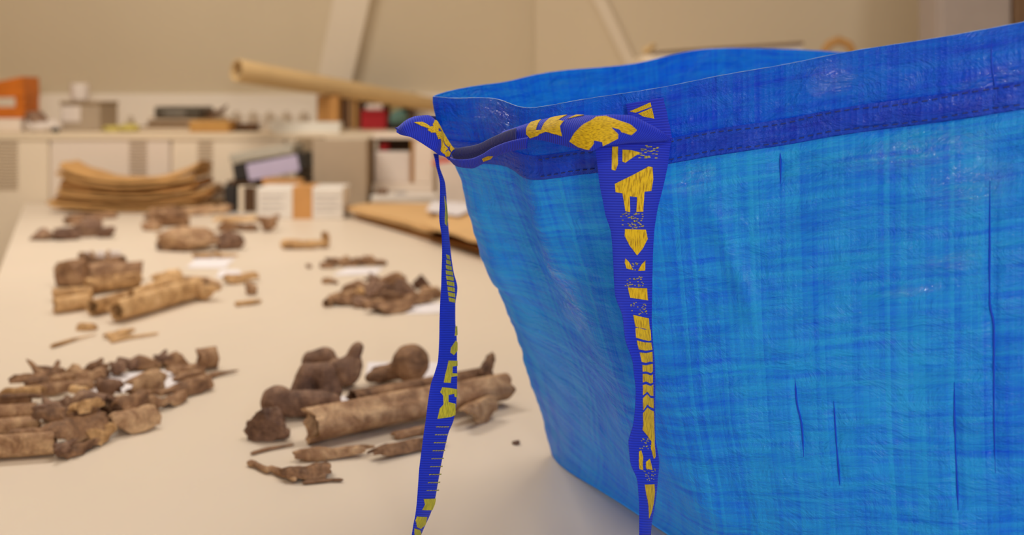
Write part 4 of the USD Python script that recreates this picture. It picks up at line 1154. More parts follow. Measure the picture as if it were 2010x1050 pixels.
# the short handle: sewn to the hem, folded over to the left, round the end of the bag
def zh(x_, y_): return 1000 + x_ / 5.743, 160 + y_ / 5.743       # close look at its right half
def zl(x_, y_): return 770 + x_ / 5.835, 180 + y_ / 5.835        # close look at its left end


rows = []                                                          # sewn end, standing across the hem
for t_, (xa, ya), (xb, yb), d in ((0, (1229, 204), (1308, 190), .611), (.35, (1232, 222), (1311, 214), .6105), (.7, (1236, 250), (1315, 245), .610), (1, (1240, 272), (1320, 275), .609)):
    rows.append((t_, U(xa, ya, d), U(xb, yb, d - .002)))
PATCH = Ribbon(rows)
m_, uv_ = PATCH.mesh(60)
pp = obj('handle_end', m_, M['webbing'], BAG, smooth=True, uv=uv_, label='sewn end of the short handle on the hem')
ib = lambda pts: [(np.clip((x_ - 1229) / 79, 0, 1), np.clip((y_ - 197) / 76, 0, 1)) for x_, y_ in [zh(*q) for q in pts]]
patches(PATCH, [ib([(1340, 345), (1585, 255), (1590, 318), (1400, 372)]), ib([(1430, 385), (1592, 330), (1604, 452), (1480, 420)])], M['yellow'], pp, None)

front_rows = [(0, (1833, 655), (1833, 662), .600), (.06, (1760, 590), (1640, 685), .592), (.14, (1560, 470), (1400, 690), .584), (.22, (1340, 378), (1220, 710), .578), (.32, (1120, 372), (1040, 735), .576), (.42, (960, 382), (900, 790), .578),
              (.52, (800, 378), (700, 745), .586), (.60, (640, 380), (520, 700), .594), (.70, (440, 412), (330, 660), .604), (.78, (230, 465), (190, 652), .612), (.88, (60, 520), (20, 668), .622), (1, (-60, 556), (-90, 700), .630)]
rows = [(t_, U(*zh(*a_), d + .004), U(*zh(*b_), d)) for t_, a_, b_, d in front_rows]
FRONT = Ribbon(rows, bow=0.007)
m_, uv_ = FRONT.mesh(150, 17)
SHORT = obj('short_handle', m_, M['webbing'], BAG, smooth=True, uv=uv_, label='short blue handle folded over to the left')
tA = PchipInterpolator([r[0] for r in front_rows], np.array([zh(*r[1]) for r in front_rows])); tB = PchipInterpolator([r[0] for r in front_rows], np.array([zh(*r[2]) for r in front_rows]))


def in_rib(fa, fb, q):
    """pixel -> (fraction across, parameter) by search"""
    ts, ws = np.meshgrid(np.linspace(0, 1, 400), np.linspace(0, 1, 60), indexing='ij')
    P_ = fa(ts) * (1 - ws)[..., None] + fb(ts) * ws[..., None]
    k_ = np.argmin(((P_ - np.array(q)) ** 2).sum(-1))
    return float(ws.ravel()[k_]), float(ts.ravel()[k_])


hb = lambda *pts: [in_rib(tA, tB, zh(*q)) for q in pts]
Y = [hb((985, 400), (1090, 390), (1200, 440), (1330, 490), (1395, 545), (1330, 605), (1240, 580), (1215, 550), (1130, 530), (1200, 600), (1205, 650), (1110, 705), (1050, 730), (1045, 690), (975, 680), (970, 715), (900, 775), (790, 745), (700, 690), (790, 600), (880, 500)),
     hb((480, 415), (560, 395), (655, 378), (585, 455), (640, 470), (760, 378), (850, 372), (760, 410), (660, 450), (615, 530), (625, 640), (540, 615), (440, 590), (350, 620), (400, 560), (430, 490)),
     hb((250, 455), (365, 425), (345, 520), (330, 575), (400, 575), (340, 625), (240, 645), (215, 610), (225, 540))]
patches(FRONT, Y, M['yellow'], SHORT, None, off=0.0006)

# left half: an upper roll and a lower lip with the dark fold between them
top_rows = [(0, (1420, 415), (1420, 560), .618), (.2, (1342, 438), (1342, 575), .624), (.4, (1150, 520), (1150, 630), .642), (.6, (980, 600), (980, 700), .660), (.75, (850, 628), (850, 735), .674), (.88, (740, 640), (740, 740), .684), (1, (660, 600), (640, 700), .694)]
rows = [(t_, U(*zl(*a_), d), U(*zl(*b_), d - .003)) for t_, a_, b_, d in top_rows]
ROLL = Ribbon(rows, bow=0.004)
m_, uv_ = ROLL.mesh(90)
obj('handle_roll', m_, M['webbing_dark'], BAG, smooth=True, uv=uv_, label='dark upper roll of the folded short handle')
lip_rows = [(0, (1560, 520), (1540, 650), .606), (.12, (1342, 565), (1342, 690), .618), (.3, (1150, 640), (1150, 765), .636), (.45, (1020, 720), (1020, 835), .650), (.6, (900, 765), (900, 880), .662), (.8, (760, 775), (760, 862), .674), (1, (645, 752), (690, 800), .690)]
rows = [(t_, U(*zl(*a_), d - .006), U(*zl(*b_), d - .004)) for t_, a_, b_, d in lip_rows]
LIP = Ribbon(rows, bow=0.004)
m_, uv_ = LIP.mesh(90)
lp = obj('handle_lip', m_, M['webbing'], BAG, smooth=True, uv=uv_, label='lower lip of the folded short handle')
lA = PchipInterpolator([r[0] for r in lip_rows], np.array([zl(*r[1]) for r in lip_rows])); lB = PchipInterpolator([r[0] for r in lip_rows], np.array([zl(*r[2]) for r in lip_rows]))
patches(LIP, [[in_rib(lA, lB, zl(*q)) for q in ((1050, 765), (1110, 735), (1170, 738), (1130, 775), (1060, 800))]], M['yellow'], lp, None)
inner_rows = [(0, (1342, 500), (1342, 600), .628), (.4, (1100, 620), (1100, 720), .652), (.75, (860, 690), (880, 790), .676), (1, (680, 680), (720, 800), .694)]
rows = [(t_, U(*zl(*a_), d + .006), U(*zl(*b_), d + .004)) for t_, a_, b_, d in inner_rows]
m_, uv_ = Ribbon(rows).mesh(60)
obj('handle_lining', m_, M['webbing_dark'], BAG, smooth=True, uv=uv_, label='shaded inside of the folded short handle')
# turned tip at the left
tip_rows = [(0, (45, 430), (48, 462), .672), (.08, (80, 395), (110, 496), .670), (.2, (150, 335), (190, 512), .669), (.36, (270, 280), (290, 560), .672), (.52, (400, 268), (400, 630), .678), (.68, (480, 310), (490, 690), .684), (.82, (580, 470), (530, 720), .690), (.92, (660, 600), (600, 745), .692), (1, (720, 665), (650, 790), .690)]
rows = [(t_, U(*zl(*a_), d + .010 - .022 * t_), U(*zl(*b_), d - .018 * t_)) for t_, a_, b_, d in tip_rows]
TIP = Ribbon(rows, bow=0.006)
m_, uv_ = TIP.mesh(110, 17)
tp = obj('handle_tip', m_, M['webbing'], BAG, smooth=True, uv=uv_, label='turned left tip of the short handle')
pA = PchipInterpolator([r[0] for r in tip_rows], np.array([zl(*r[1]) for r in tip_rows])); pB = PchipInterpolator([r[0] for r in tip_rows], np.array([zl(*r[2]) for r in tip_rows]))
zt = lambda *pts: [in_rib(pA, pB, zl(*q)) for q in pts]
def ZT(*q):
    q = np.array(q, float); q = q.mean(0) + (q - q.mean(0)) * 1.3
    return zt(*[tuple(p_) for p_ in q])


Y = [ZT((275, 385), (330, 380), (395, 425), (380, 438), (320, 418)), ZT((385, 460), (415, 425), (475, 430), (470, 480), (420, 482)), ZT((440, 390), (470, 345), (515, 350), (500, 385), (475, 420), (448, 425)),
     ZT((495, 430), (500, 385), (548, 388), (552, 430), (590, 455), (560, 500), (535, 460)), ZT((465, 495), (505, 478), (545, 505), (530, 545), (490, 550)),
     ZT((565, 515), (605, 490), (640, 545), (660, 595), (625, 630), (590, 600)), ZT((515, 570), (555, 560), (575, 625), (610, 660), (580, 700), (535, 650)),
     ZT((660, 640), (680, 605), (745, 630), (760, 690), (715, 715)), ZT((600, 720), (640, 700), (690, 735), (680, 765), (620, 755))]
patches(TIP, Y, M['yellow'], tp, None, off=0.0009)
# the band going on behind the corner of the bag
rows = [(0, U(*zl(60, 436), .682), U(*zl(70, 470), .676)), (.3, U(*zl(200, 300), .700), U(*zl(220, 500), .690)), (.6, U(*zl(400, 276), .722), U(*zl(420, 480), .712)), (1, U(*zl(560, 300), .748), U(*zl(580, 460), .742))]
m_, uv_ = Ribbon(rows).mesh(50)
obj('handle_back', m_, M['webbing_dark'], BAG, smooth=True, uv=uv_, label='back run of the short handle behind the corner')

# ---------------------------------------------------------------- bones
def fbmc(p, seed, o=3): return meshkit.fbm(np.asarray(p) + seed * 5.37, o, seed) - 0.5


def shaft(L, r0, r1, seed, wall=0.34, jag=0.05, bend=0.0, ridge=0.10, nx=30, na=26):
    """a broken hollow long bone along x, centred, lying on z = 0"""
    s = np.linspace(0, 1, nx); al = np.linspace(0, 2 * np.pi, na, endpoint=False)
    c, sn_ = np.cos(al), np.sin(al)
    e0 = jag * (meshkit.noise(np.stack([c * 2.2 + seed, sn_ * 2.2, c * 0], -1), seed) * 1.4 + 0.5 * (meshkit.noise(np.stack([c * 6 + seed, sn_ * 6, c * 0], -1), seed + 1)))
    e1 = jag * (meshkit.noise(np.stack([c * 2.2 + seed + 9, sn_ * 2.2, c * 0], -1), seed + 2) * 1.4 + 0.5 * (meshkit.noise(np.stack([c * 6, sn_ * 6 + seed, c * 0], -1), seed + 3)))
    S_, A_ = np.meshgrid(s, al, indexing='ij')
    x_ = (e0 + (1 - e0 - e1) * S_) * L - L / 2
    r = r0 + (r1 - r0) * S_
    P_ = np.stack([S_ * 5 * L / 0.2, np.cos(A_) * 1.2, np.sin(A_) * 1.2], -1)
    ro = r * (1 + ridge * np.cos(3 * A_ + seed) * 0.6 + ridge * np.cos(A_ + 1.0) * 0.4 + 0.22 * fbmc(P_, seed))
    ri = ro * (1 - wall) * (0.92 + 0.2 * meshkit.noise(P_ * 2, seed + 5))
    arc = bend * L * (1 - (2 * S_ - 1) ** 2)
    o = np.stack([x_, ro * np.cos(A_), ro * np.sin(A_) + arc], -1)
    i_ = np.stack([x_ * 0.985, ri * np.cos(A_), ri * np.sin(A_) + arc], -1)[::-1]
    v = np.vstack([o.reshape(-1, 3), i_.reshape(-1, 3)])
    m = trimesh.Trimesh(v, grid_faces(2 * nx, na, True, True), process=False); m.fix_normals()
    v = np.array(m.vertices); v[:, 2] -= np.percentile(v[:, 2], 1); m.vertices = v
    return m


def shard(L, W, th, seed, curl=0.3, rough=0.25, point=0.4, nr=6, na=30):
    """a flat splinter of bone wall, arched across its width"""
    na = 44; al = np.linspace(0, 2 * np.pi, na, endpoint=False)
    c, s_ = np.cos(al), np.sin(al)
    n_ = 1.5 * (meshkit.noise(np.stack([c * 1.6 + seed * 2.3, s_ * 1.6, c * 0], -1), seed) - 0.5) + 1.1 * (meshkit.noise(np.stack([c * 5 + seed, s_ * 5, c * 0], -1), seed + 4) - 0.5)
    e = 0.55
    ox = np.sign(c) * np.abs(c) ** e * (1 + rough * n_); oy = np.sign(s_) * np.abs(s_) ** e * (1 + rough * n_)
    oy = oy * (1 - point * np.clip(ox * (1 if seed % 2 else -1), -0.3, 1) ** 1.0 * 0.8)
    R_ = np.linspace(0.02, 1, nr)[:, None]
    X = ox * R_; Y_ = oy * R_
    X = np.stack([X] * 1)[0]; z_ = curl * W * (1 - np.clip(Y_, -1, 1) ** 2)
    nz = fbmc(np.stack([X * 2.5, Y_ * 2, X * 0], -1), seed) * th * 1.6
    edge = np.where(R_ > 0.95, 0.55, 1.0)
    topv = np.stack([X * L / 2, Y_ * W / 2, z_ + nz + th * edge], -1); bot = np.stack([X * L / 2, Y_ * W / 2, z_ + nz], -1)[::-1]
    v = np.vstack([topv.reshape(-1, 3), bot.reshape(-1, 3)])
    f = grid_faces(2 * nr, na, False, True)
    k_ = len(v); v = np.vstack([v, topv[0].mean(0), bot[-1].mean(0)])
    q = np.arange(na); q2 = (q + 1) % na; o_ = (2 * nr - 1) * na
    f = np.vstack([f, np.stack([q2, q, np.full(na, k_)], 1), np.stack([o_ + q, o_ + q2, np.full(na, k_ + 1)], 1)])
    m = trimesh.Trimesh(v, f, process=False); m.fix_normals()
    v = np.array(m.vertices); v[:, 2] -= v[:, 2].min(); m.vertices = v
    return m


def stick(L, r, seed, taper=0.5, bend=0.05, n=16):
    s = np.linspace(0, 1, n)
    pts = np.stack([(s - 0.5) * L, bend * L * np.sin(np.pi * s) + 0.15 * r * np.sin(s * 9 + seed), r + 0 * s], 1)
    rr = r * (1 - taper * s ** 1.5) * (0.85 + 0.35 * meshkit.noise(np.stack([s * 6 + seed, s * 0, s * 0], -1), seed))
    rr[0] *= 0.55; rr[-1] *= 0.4
    m = tube(pts, rr, 10)
    v = np.array(m.vertices); v[:, 2] *= 0.8; v[:, 2] -= v[:, 2].min(); m.vertices = v
    return m


def blobs(chain, seed, cell=0.0035, amp=0.0016, freq=90):
    """hulls of neighbouring spheres, merged and smoothed: joint ends, heads and necks, vertebrae"""
    sph = lambda p: manifold3d.Manifold.sphere(p[3], 20).translate(p[:3])
    parts = None
    for link in chain:
        h_ = manifold3d.Manifold.batch_hull([sph(p) for p in link]) if len(link) > 1 else sph(link[0])
        parts = h_ if parts is None else parts + h_
    parts = parts.refine_to_length(cell)
    g_ = parts.to_mesh(); m = trimesh.Trimesh(np.array(g_.vert_properties[:, :3]), np.array(g_.tri_verts), process=True)
    trimesh.smoothing.filter_taubin(m, iterations=10)
    v = np.array(m.vertices); n = np.array(m.vertex_normals)
    v = v + n * ((fbmc(v * freq, seed) * 2 * amp) + (meshkit.noise(v * freq * 0.35, seed + 3) - 0.5)[:, None].squeeze() * amp * 1.6)[:, None]
    v[:, 2] -= v[:, 2].min(); m.vertices = v
    return m


def vertebra(r, seed):
    rg_ = np.random.default_rng(seed)
    c_ = [[(0, 0, 0, r * .55), (r * .25, 0, r * .1, r * .5)]]
    for k_ in range(4):
        a_ = rg_.uniform(0, 2 * np.pi); q = rg_.uniform(.8, 1.15) * r; zz_ = rg_.uniform(-.1, .7) * r
        c_.append([(0, 0, zz_ * .4, r * .3), (q * math.cos(a_), q * math.sin(a_), zz_, r * .16)])
    return blobs(c_, seed, r * 0.22, r * 0.1, 1.6 / r)


def px_scale(py): return (py - HY) / H              # pixels per metre on the table at row py


def put(kind, pa, pb, size, seed, m_, label, group=None, z0=0.0, name=None, cat_='bone', roll=0.0, pitch=0.0, **k):
    """a bone lying on the table between two points of the photograph's view, or (pb None) at one"""
    A_ = T(*pa)
    if pb is not None:
        B_ = T(*pb); L = np.linalg.norm(B_ - A_); yaw = math.atan2(B_[1] - A_[1], B_[0] - A_[0]); c_ = (A_ + B_) / 2
    else:
        L = None; yaw = k.pop('yaw', 0.0); c_ = A_
    s_ = 1 / px_scale(pa[1] if pb is None else (pa[1] + pb[1]) / 2)
    if kind == 'shaft': m = shaft(L, size * s_ / 2, k.pop('size2', size) * s_ / 2, seed, **k)
    elif kind == 'shard': m = shard(L * 1.02, size * s_, k.pop('th', 3.0) * s_, seed, **k)
    elif kind == 'stick': m = stick(L, size * s_ / 2, seed, **k)
    elif kind == 'lump':
        sx, sy, sz = np.array(size) * s_ / 2; m = lump_mesh(sx * 1.12, sy * 1.12, sz * 1.12, seed, k.get('rough', 0.42), 4 if pa[1] > 650 else 3, k.get('freq', 2.2), 7)
    elif kind == 'vert': m = vertebra(size * s_ / 2, seed)
    elif kind == 'mesh': m = k['mesh']
    R_ = rotz(yaw) @ roty(pitch) @ rotx(roll)
    m = moved(m, R_); v = np.array(m.vertices); v[:, 2] -= v[:, 2].min(); m.vertices = v + [c_[0], c_[1], z0 + 0.0004]
    nm = name or {'shaft': 'bone_shaft', 'shard': 'bone_fragment', 'stick': 'bone_splinter', 'lump': 'bone_lump', 'vert': 'vertebra', 'mesh': 'bone'}[kind]
    return obj(nm, m, M[m_], None, label, cat_, group, smooth=45)


# -- front right group, beside the hanging handle
def sc(py): return 1 / px_scale(py)


s8 = sc(800)
h1 = blobs([[(0, 0, .0 + 40 * s8, 41 * s8)], [(-6 * s8, 0, 32 * s8, 24 * s8), (-52 * s8, 8 * s8, 17 * s8, 17 * s8)], [(-52 * s8, 8 * s8, 17 * s8, 17 * s8), (-84 * s8, -14 * s8, 13 * s8, 12 * s8)], [(-52 * s8, 8 * s8, 19 * s8, 15 * s8), (-78 * s8, 16 * s8, 20 * s8, 9 * s8)]], 41)
put('mesh', (806, 752), None, 0, 41, 'bone_mid', 'round femur head with a broken neck, left of the left handle', mesh=h1, name='femur_head')
h2 = blobs([[(-48 * s8, -2 * s8, 34 * s8, 30 * s8), (-40 * s8, 2 * s8, 33 * s8, 27 * s8)], [(-40 * s8, 0, 30 * s8, 24 * s8), (26 * s8, 14 * s8, 26 * s8, 24 * s8)], [(26 * s8, 14 * s8, 26 * s8, 24 * s8), (48 * s8, 16 * s8, 26 * s8, 22 * s8)]], 42)
put('mesh', (594, 822), None, 0, 42, 'bone_dark', 'dark femur head with a thick neck at the left of the knobby bones', mesh=h2, name='femur_head')
h3 = blobs([[(-26 * s8, 0, 40 * s8, 26 * s8), (-20 * s8, 10 * s8, 74 * s8, 22 * s8)], [(22 * s8, 4 * s8, 40 * s8, 27 * s8), (14 * s8, 6 * s8, 76 * s8, 23 * s8)], [(-20 * s8, 10 * s8, 74 * s8, 20 * s8), (14 * s8, 6 * s8, 76 * s8, 22 * s8)], [(-4 * s8, 10 * s8, 34 * s8, 28 * s8)]], 43)
put('mesh', (622, 806), None, 0, 43, 'bone_dark', 'saddle shaped knee joint end standing behind the dark femur head', mesh=h3, name='joint_end')
h4 = blobs([[(0, 0, 34 * s8, 30 * s8), (14 * s8, 4 * s8, 52 * s8, 20 * s8)], [(0, 0, 34 * s8, 27 * s8), (-18 * s8, 0, 40 * s8, 22 * s8)], [(10 * s8, 4 * s8, 52 * s8, 16 * s8), (22 * s8, 8 * s8, 84 * s8, 13 * s8)]], 44)
put('mesh', (680, 760), None, 0, 44, 'bone_dark', 'dark joint end with a pale upright process, right of the knee joint', mesh=h4, name='joint_end')
h5 = blobs([[(-16 * s8, 0, 30 * s8, 22 * s8), (12 * s8, 0, 36 * s8, 24 * s8)], [(12 * s8, 0, 36 * s8, 22 * s8), (24 * s8, 4 * s8, 26 * s8, 18 * s8)]], 45)
put('mesh', (627, 735), None, 0, 45, 'bone_dark', 'rounded brown joint lump at the back of the knobby bones', mesh=h5, name='joint_end', z0=0.004)
put('lump', (524, 862), None, (72, 60, 62), 46, 'bone_dark', 'small rough dark bone lump in front of the leftmost femur head', rough=0.5)
put('shaft', (596, 876), (1004, 790), 62, 47, 'bone_mid', 'long hollow femur shaft with an open broken end, lying behind the left handle', size2=54, wall=0.22, jag=0.03, ridge=0.22)
put('shaft', (682, 806), (966, 753), 34, 48, 'bone_mid', 'second long bone shaft lying behind the hollow femur shaft', wall=0.3, jag=0.03)
put('shard', (948, 769), (970, 757), 26, 49, 'bone', 'upright pointed splinter at the right end of the long shafts', z0=0.016, pitch=-0.6, th=6)
put('shard', (900, 842), (955, 818), 44, 50, 'bone', 'curved fragment with a pale broken face right of the left handle', curl=0.55, th=9, roll=0.5)
put('shard', (574, 905), (728, 893), 30, 51, 'bone', 'long flat splinter in front of the hollow femur shaft', curl=0.3, th=8)
put('shard', (726, 905), (860, 874), 34, 52, 'bone', 'long flat splinter ending behind the left handle', curl=0.35, th=8)
put('shard', (772, 862), (850, 848), 22, 53, 'bone_mid', 'small flat chip between the hollow shaft and the long splinter', curl=0.3, th=7)
put('shard', (548, 944), (652, 934), 44, 54, 'bone', 'broad flat splinter at the front edge of the group', curl=0.3, th=9)
put('stick', (492, 894), (578, 876), 9, 55, 'bone', 'thin bone splinter under the rough dark lump')
put('stick', (487, 914), (528, 932), 14, 56, 'bone', 'short stubby splinter at the front left corner of the group', taper=0.1)
put('stick', (526, 926), (580, 950), 17, 57, 'bone', 'thicker short splinter touching the broad flat splinter', taper=0.2)
put('stick', (594, 952), (674, 946), 9, 58, 'bone_mid', 'thin splinter lying foremost on the table', taper=0.2)
put('lump', (1014, 872), None, (16, 12, 9), 59, 'bone_dark', 'tiny dark crumb alone on the table near the blue bag')
rgp = np.random.default_rng(8)


def slip(px, label, z0=0.0003):
    P_ = [T(*q) for q in px]
    m = sheet(px, z0, 0.0004, 0.0006, int(px[0][0]) % 17)
    return obj('paper_slip', m, M['paper'], None, label, 'paper', None, smooth=50)


slip([(716, 742), (870, 748), (862, 712), (722, 712)], 'white paper slip under the round femur head')
slip([(630, 806), (690, 802), (684, 778), (640, 784)], 'white paper slip under the second long shaft')

# -- front left group
slip([(160, 780), (352, 760), (352, 726), (215, 735)], 'large white paper slip in the middle of the front left bone group')
FLG = [
    ('stick', (96, 762), (44, 756), 22, 61, 'bone', 'pointed splinter sticking up at the back left of the group', dict(z0=0.006, pitch=-0.6, taper=0.85)),
    ('vert', (108, 752), None, 56, 62, 'bone', 'knobby bone piece right of the pointed splinter', {}),
    ('lump', (80, 762), None, (60, 40, 34), 63, 'bone_mid', 'brown lump at the foot of the pointed splinter', {}),
    ('lump', (140, 756), None, (52, 44, 46), 64, 'bone', 'lump with a pale spot behind the large paper slip', {}),
    ('vert', (182, 742), None, 54, 65, 'bone', 'cup shaped knob at the back of the front left group', {}),
    ('lump', (198, 744), None, (50, 30, 24), 66, 'bone_mid', 'flat lump beside the cup shaped knob', {}),
    ('vert', (230, 738), None, 46, 67, 'bone_dark', 'dark knobby piece at the back edge of the paper slip', {}),
    ('vert', (258, 728), None, 46, 68, 'bone_dark', 'knobby vertebra piece, first in the row along the back', {}),
    ('lump', (286, 724), None, (56, 36, 36), 69, 'bone', 'brown lump, second in the row along the back', {}),
    ('vert', (314, 720), None, 44, 70, 'bone_dark', 'dark pronged piece, third in the row along the back', {}),
    ('lump', (342, 718), None, (54, 34, 34), 71, 'bone_mid', 'reddish brown lump, fourth in the row along the back', {}),
    ('shard', (330, 740), (398, 728), 26, 72, 'bone_mid', 'flat slab in front of the row, left of the hollow piece', dict(th=9)),
    ('shaft', (384, 728), (430, 722), 40, 73, 'bone', 'hollow ring shaped piece at the right end of the back row', dict(wall=0.3, jag=0.1)),
    ('stick', (408, 744), (470, 732), 13, 74, 'bone', 'thin pointed splinter at the right tip of the front left group', dict(taper=0.85)),
    ('shard', (348, 752), (400, 742), 26, 75, 'bone_mid', 'flat chip right of the paper slip', dict(th=8)),
    ('shard', (320, 788), (406, 762), 44, 76, 'bone', 'broad flat fragment at the right edge of the paper slip', dict(th=10, curl=0.3)),
    ('shard', (328, 800), (364, 784), 30, 77, 'bone_mid', 'small flat chip below the broad fragment', dict(th=9)),
    ('shard', (244, 800), (312, 772), 44, 78, 'bone', 'jagged upright fragment in front of the paper slip', dict(th=9, curl=0.5, z0=0.006, roll=0.5)),
    ('lump', (290, 806), None, (70, 40, 34), 79, 'bone_mid', 'brown lump right of the dark curved piece', {}),
    ('shard', (192, 786), (236, 790), 30, 80, 'bone_dark', 'dark curved piece at the front of the paper slip', dict(th=9, curl=0.7, z0=0.006)),
    ('lump', (232, 806), None, (66, 40, 36), 81, 'bone_mid', 'brown lump beside the dark curved piece', {}),
    ('shard', (34, 800), (170, 782), 34, 82, 'bone', 'long flat slab across the middle of the front left group', dict(th=11, curl=0.3, z0=0.008)),
    ('shaft', (-40, 812), (66, 800), 34, 83, 'bone', 'long bone piece cut by the left edge, behind', dict(wall=0.4)),
    ('shaft', (-50, 836), (76, 826), 36, 84, 'bone', 'long bone piece cut by the left edge, in the middle', dict(wall=0.4)),
    ('shaft', (-30, 858), (84, 846), 30, 85, 'bone_mid', 'long bone piece cut by the left edge, in front', dict(wall=0.4)),
    ('vert', (98, 826), None, 66, 86, 'bone_dark', 'large dark knobby piece in the centre of the group', {}),
    ('lump', (128, 812), None, (34, 30, 40), 87, 'bone_dark', 'dark small lump right of the large dark knobby piece', {}),
    ('stick', (136, 794), (168, 798), 20, 88, 'bone_tan', 'short pale bone peg in the centre of the group', dict(taper=0.1, z0=0.012)),
    ('shaft', (156, 822), (216, 836), 58, 89, 'bone_dark', 'dark short tube with a pale ring, open towards the front', dict(wall=0.25, jag=0.06)),
    ('shard', (222, 852), (304, 832), 66, 90, 'bone', 'large shell shaped fragment at the right of the group', dict(th=10, curl=0.4)),
    ('shard', (228, 838), (290, 818), 40, 91, 'bone_mid', 'curved chip leaning on the large shell shaped fragment', dict(th=9, curl=0.45, z0=0.014)),
    ('shard', (92, 886), (206, 856), 84, 92, 'bone', 'large skull like fragment with a pale edge at the front', dict(th=11, curl=0.36, z0=0.004)),
    ('shard', (172, 878), (216, 858), 44, 93, 'bone_tan', 'pale curved rim piece at the right of the skull like fragment', dict(th=9, curl=0.5)),
    ('lump', (40, 874), None, (86, 44, 34), 94, 'bone_dark', 'dark hollow looking lump behind the front long bone', {}),
    ('shaft', (-30, 902), (112, 892), 44, 95, 'bone', 'foremost long bone cut by the left edge', dict(wall=0.5, jag=0.03)),
    ('vert', (122, 898), None, 46, 96, 'bone_dark', 'lumpy broken joint at the right end of the foremost long bone', {}),
]
for kind, pa, pb, size, seed, m_, lab_, k_ in FLG:
    put(kind, pa, pb, size, seed, m_, lab_, 'bones of the front left group', **k_)
EXTRA = [
    ('shard', (20, 778), (110, 764), 26, 'bone_mid', 'flat slab behind the long slab at the left of the front left group', 0.012, 0.2), ('stick', (100, 782), (160, 772), 16, 'bone', 'slim splinter across the long flat slab', 0.018, 0),
    ('shard', (60, 776), (128, 770), 30, 'bone', 'arched chip at the back of the long flat slab', 0.006, 0.3), ('shard', (150, 770), (196, 756), 26, 'bone_mid', 'chip leaning on the lump behind the paper slip', 0.006, 0.5),
    ('shard', (8, 812), (90, 806), 24, 'bone_tan', 'pale brown slab on the bones cut by the left edge', 0.018, 0.2), ('stick', (0, 826), (84, 822), 18, 'bone', 'splinter lying between the bones cut by the left edge', 0.02, 0),
    ('shard', (66, 850), (140, 846), 40, 'bone_mid', 'arched chip behind the large skull like fragment', 0.012, 0.3), ('shard', (206, 822), (262, 812), 34, 'bone', 'chip right of the dark short tube', 0.008, 0.4),
    ('shard', (256, 790), (322, 786), 26, 'bone', 'chip at the foot of the jagged upright fragment', 0.004, 0.3), ('shard', (140, 870), (196, 852), 30, 'bone_tan', 'pale flake on the large skull like fragment', 0.026, 0.4),
    ('shard', (28, 894), (120, 884), 30, 'bone_mid', 'arched slab along the foremost long bone', 0.014, 0.3), ('shard', (120, 900), (186, 880), 30, 'bone', 'low slab at the front of the skull like fragment', 0.0, 0.2),
    ('stick', (340, 772), (398, 756), 14, 'bone_mid', 'splinter on the broad flat fragment', 0.012, 0), ('lump', (262, 812), None, (44, 30, 30), 'bone_dark', 'dark lump behind the large shell shaped fragment', 0.0, 0),
]
for k_, e_ in enumerate(EXTRA):
    kind, pa, pb, size, m_, lab_, z0_, cu_ = (e_ if e_[0] != 'x' else e_)
    kw = dict(th=8, curl=cu_ or 0.2, rough=0.45) if kind == 'shard' else {}
    put(kind, pa, pb, size, 500 + k_, m_, lab_, 'bones of the front left group', z0=z0_, **kw)
slip([(100, 836), (160, 840), (166, 812), (110, 810)], 'white paper slip peeping out in the centre of the front left group')
slip([(-20, 890), (70, 880), (74, 850), (-10, 852)], 'white paper slip under the foremost long bone at the left edge')

# -- middle left group (pale long bones and a jaw)
MLG = [
    ('lump', (138, 560), None, (66, 56, 70), 101, 'bone_mid', 'round skull like lump at the left end of the pale bones', dict(rough=0.3)),
    ('shaft', (150, 556), (282, 550), 36, 102, 'bone_mid', 'thick brown bone shaft lying against the round lump', dict(wall=0.45, jag=0.03)),
    ('shaft', (166, 580), (278, 564), 30, 103, 'bone_tan', 'pale short shaft in the middle of the pale bones', dict(wall=0.4)),
    ('shaft', (100, 592), (186, 586), 24, 104, 'bone_tan', 'upper of the two pale shaft stubs at the left', dict(wall=0.4)),
    ('shaft', (104, 616), (176, 606), 30, 105, 'bone_tan', 'lower of the two pale shaft stubs at the left', dict(wall=0.4)),
    ('shaft', (176, 622), (352, 574), 30, 106, 'bone_tan', 'long pale hollow shaft with its dark open end to the left', dict(wall=0.3, jag=0.03)),
    ('shaft', (222, 636), (392, 584), 38, 107, 'bone_tan', 'thickest pale long shaft in front of the hollow one', dict(wall=0.35, size2=44, jag=0.04)),
    ('shaft', (250, 612), (356, 566), 24, 108, 'bone_tan', 'slim pale shaft lying behind the long pale shafts', dict(wall=0.4, z0=0.010)),
    ('vert', (398, 590), None, 56, 109, 'bone_tan', 'pale joint end at the right of the thickest pale shaft', {}),
    ('stick', (338, 552), (434, 566), 16, 110, 'bone_mid', 'curved rib arching at the right end of the pale bones', dict(bend=0.14, taper=0.4)),
    ('shard', (438, 558), (506, 552), 28, 111, 'bone_tan', 'pale flat fragment at the far right of the pale bones', dict(th=7)),
    ('lump', (492, 578), None, (22, 16, 30), 112, 'bone_mid', 'small brown piece under the pale flat fragment', {}),
    ('stick', (462, 602), (514, 596), 12, 113, 'bone_tan', 'small pale splinter right of the pale long shafts', dict(taper=0.3)),
    ('shard', (298, 560), (350, 546), 30, 114, 'bone_tan', 'pale flat slab behind the slim pale shaft', dict(th=8)),
    ('lump', (166, 648), None, (40, 24, 16), 115, 'bone_tan', 'small pale lump in front of the pale shaft stubs', {}),
    ('stick', (100, 684), (190, 660), 9, 116, 'bone_tan', 'thin pale splinter pointing to the left front', dict(taper=0.8)),
    ('shard', (206, 666), (266, 656), 22, 117, 'bone_tan', 'small pale slab in front of the thickest pale shaft', dict(th=5)),
    ('stick', (216, 674), (312, 658), 9, 118, 'bone_tan', 'thin pale splinter beside the small pale slab', dict(taper=0.4)),
]
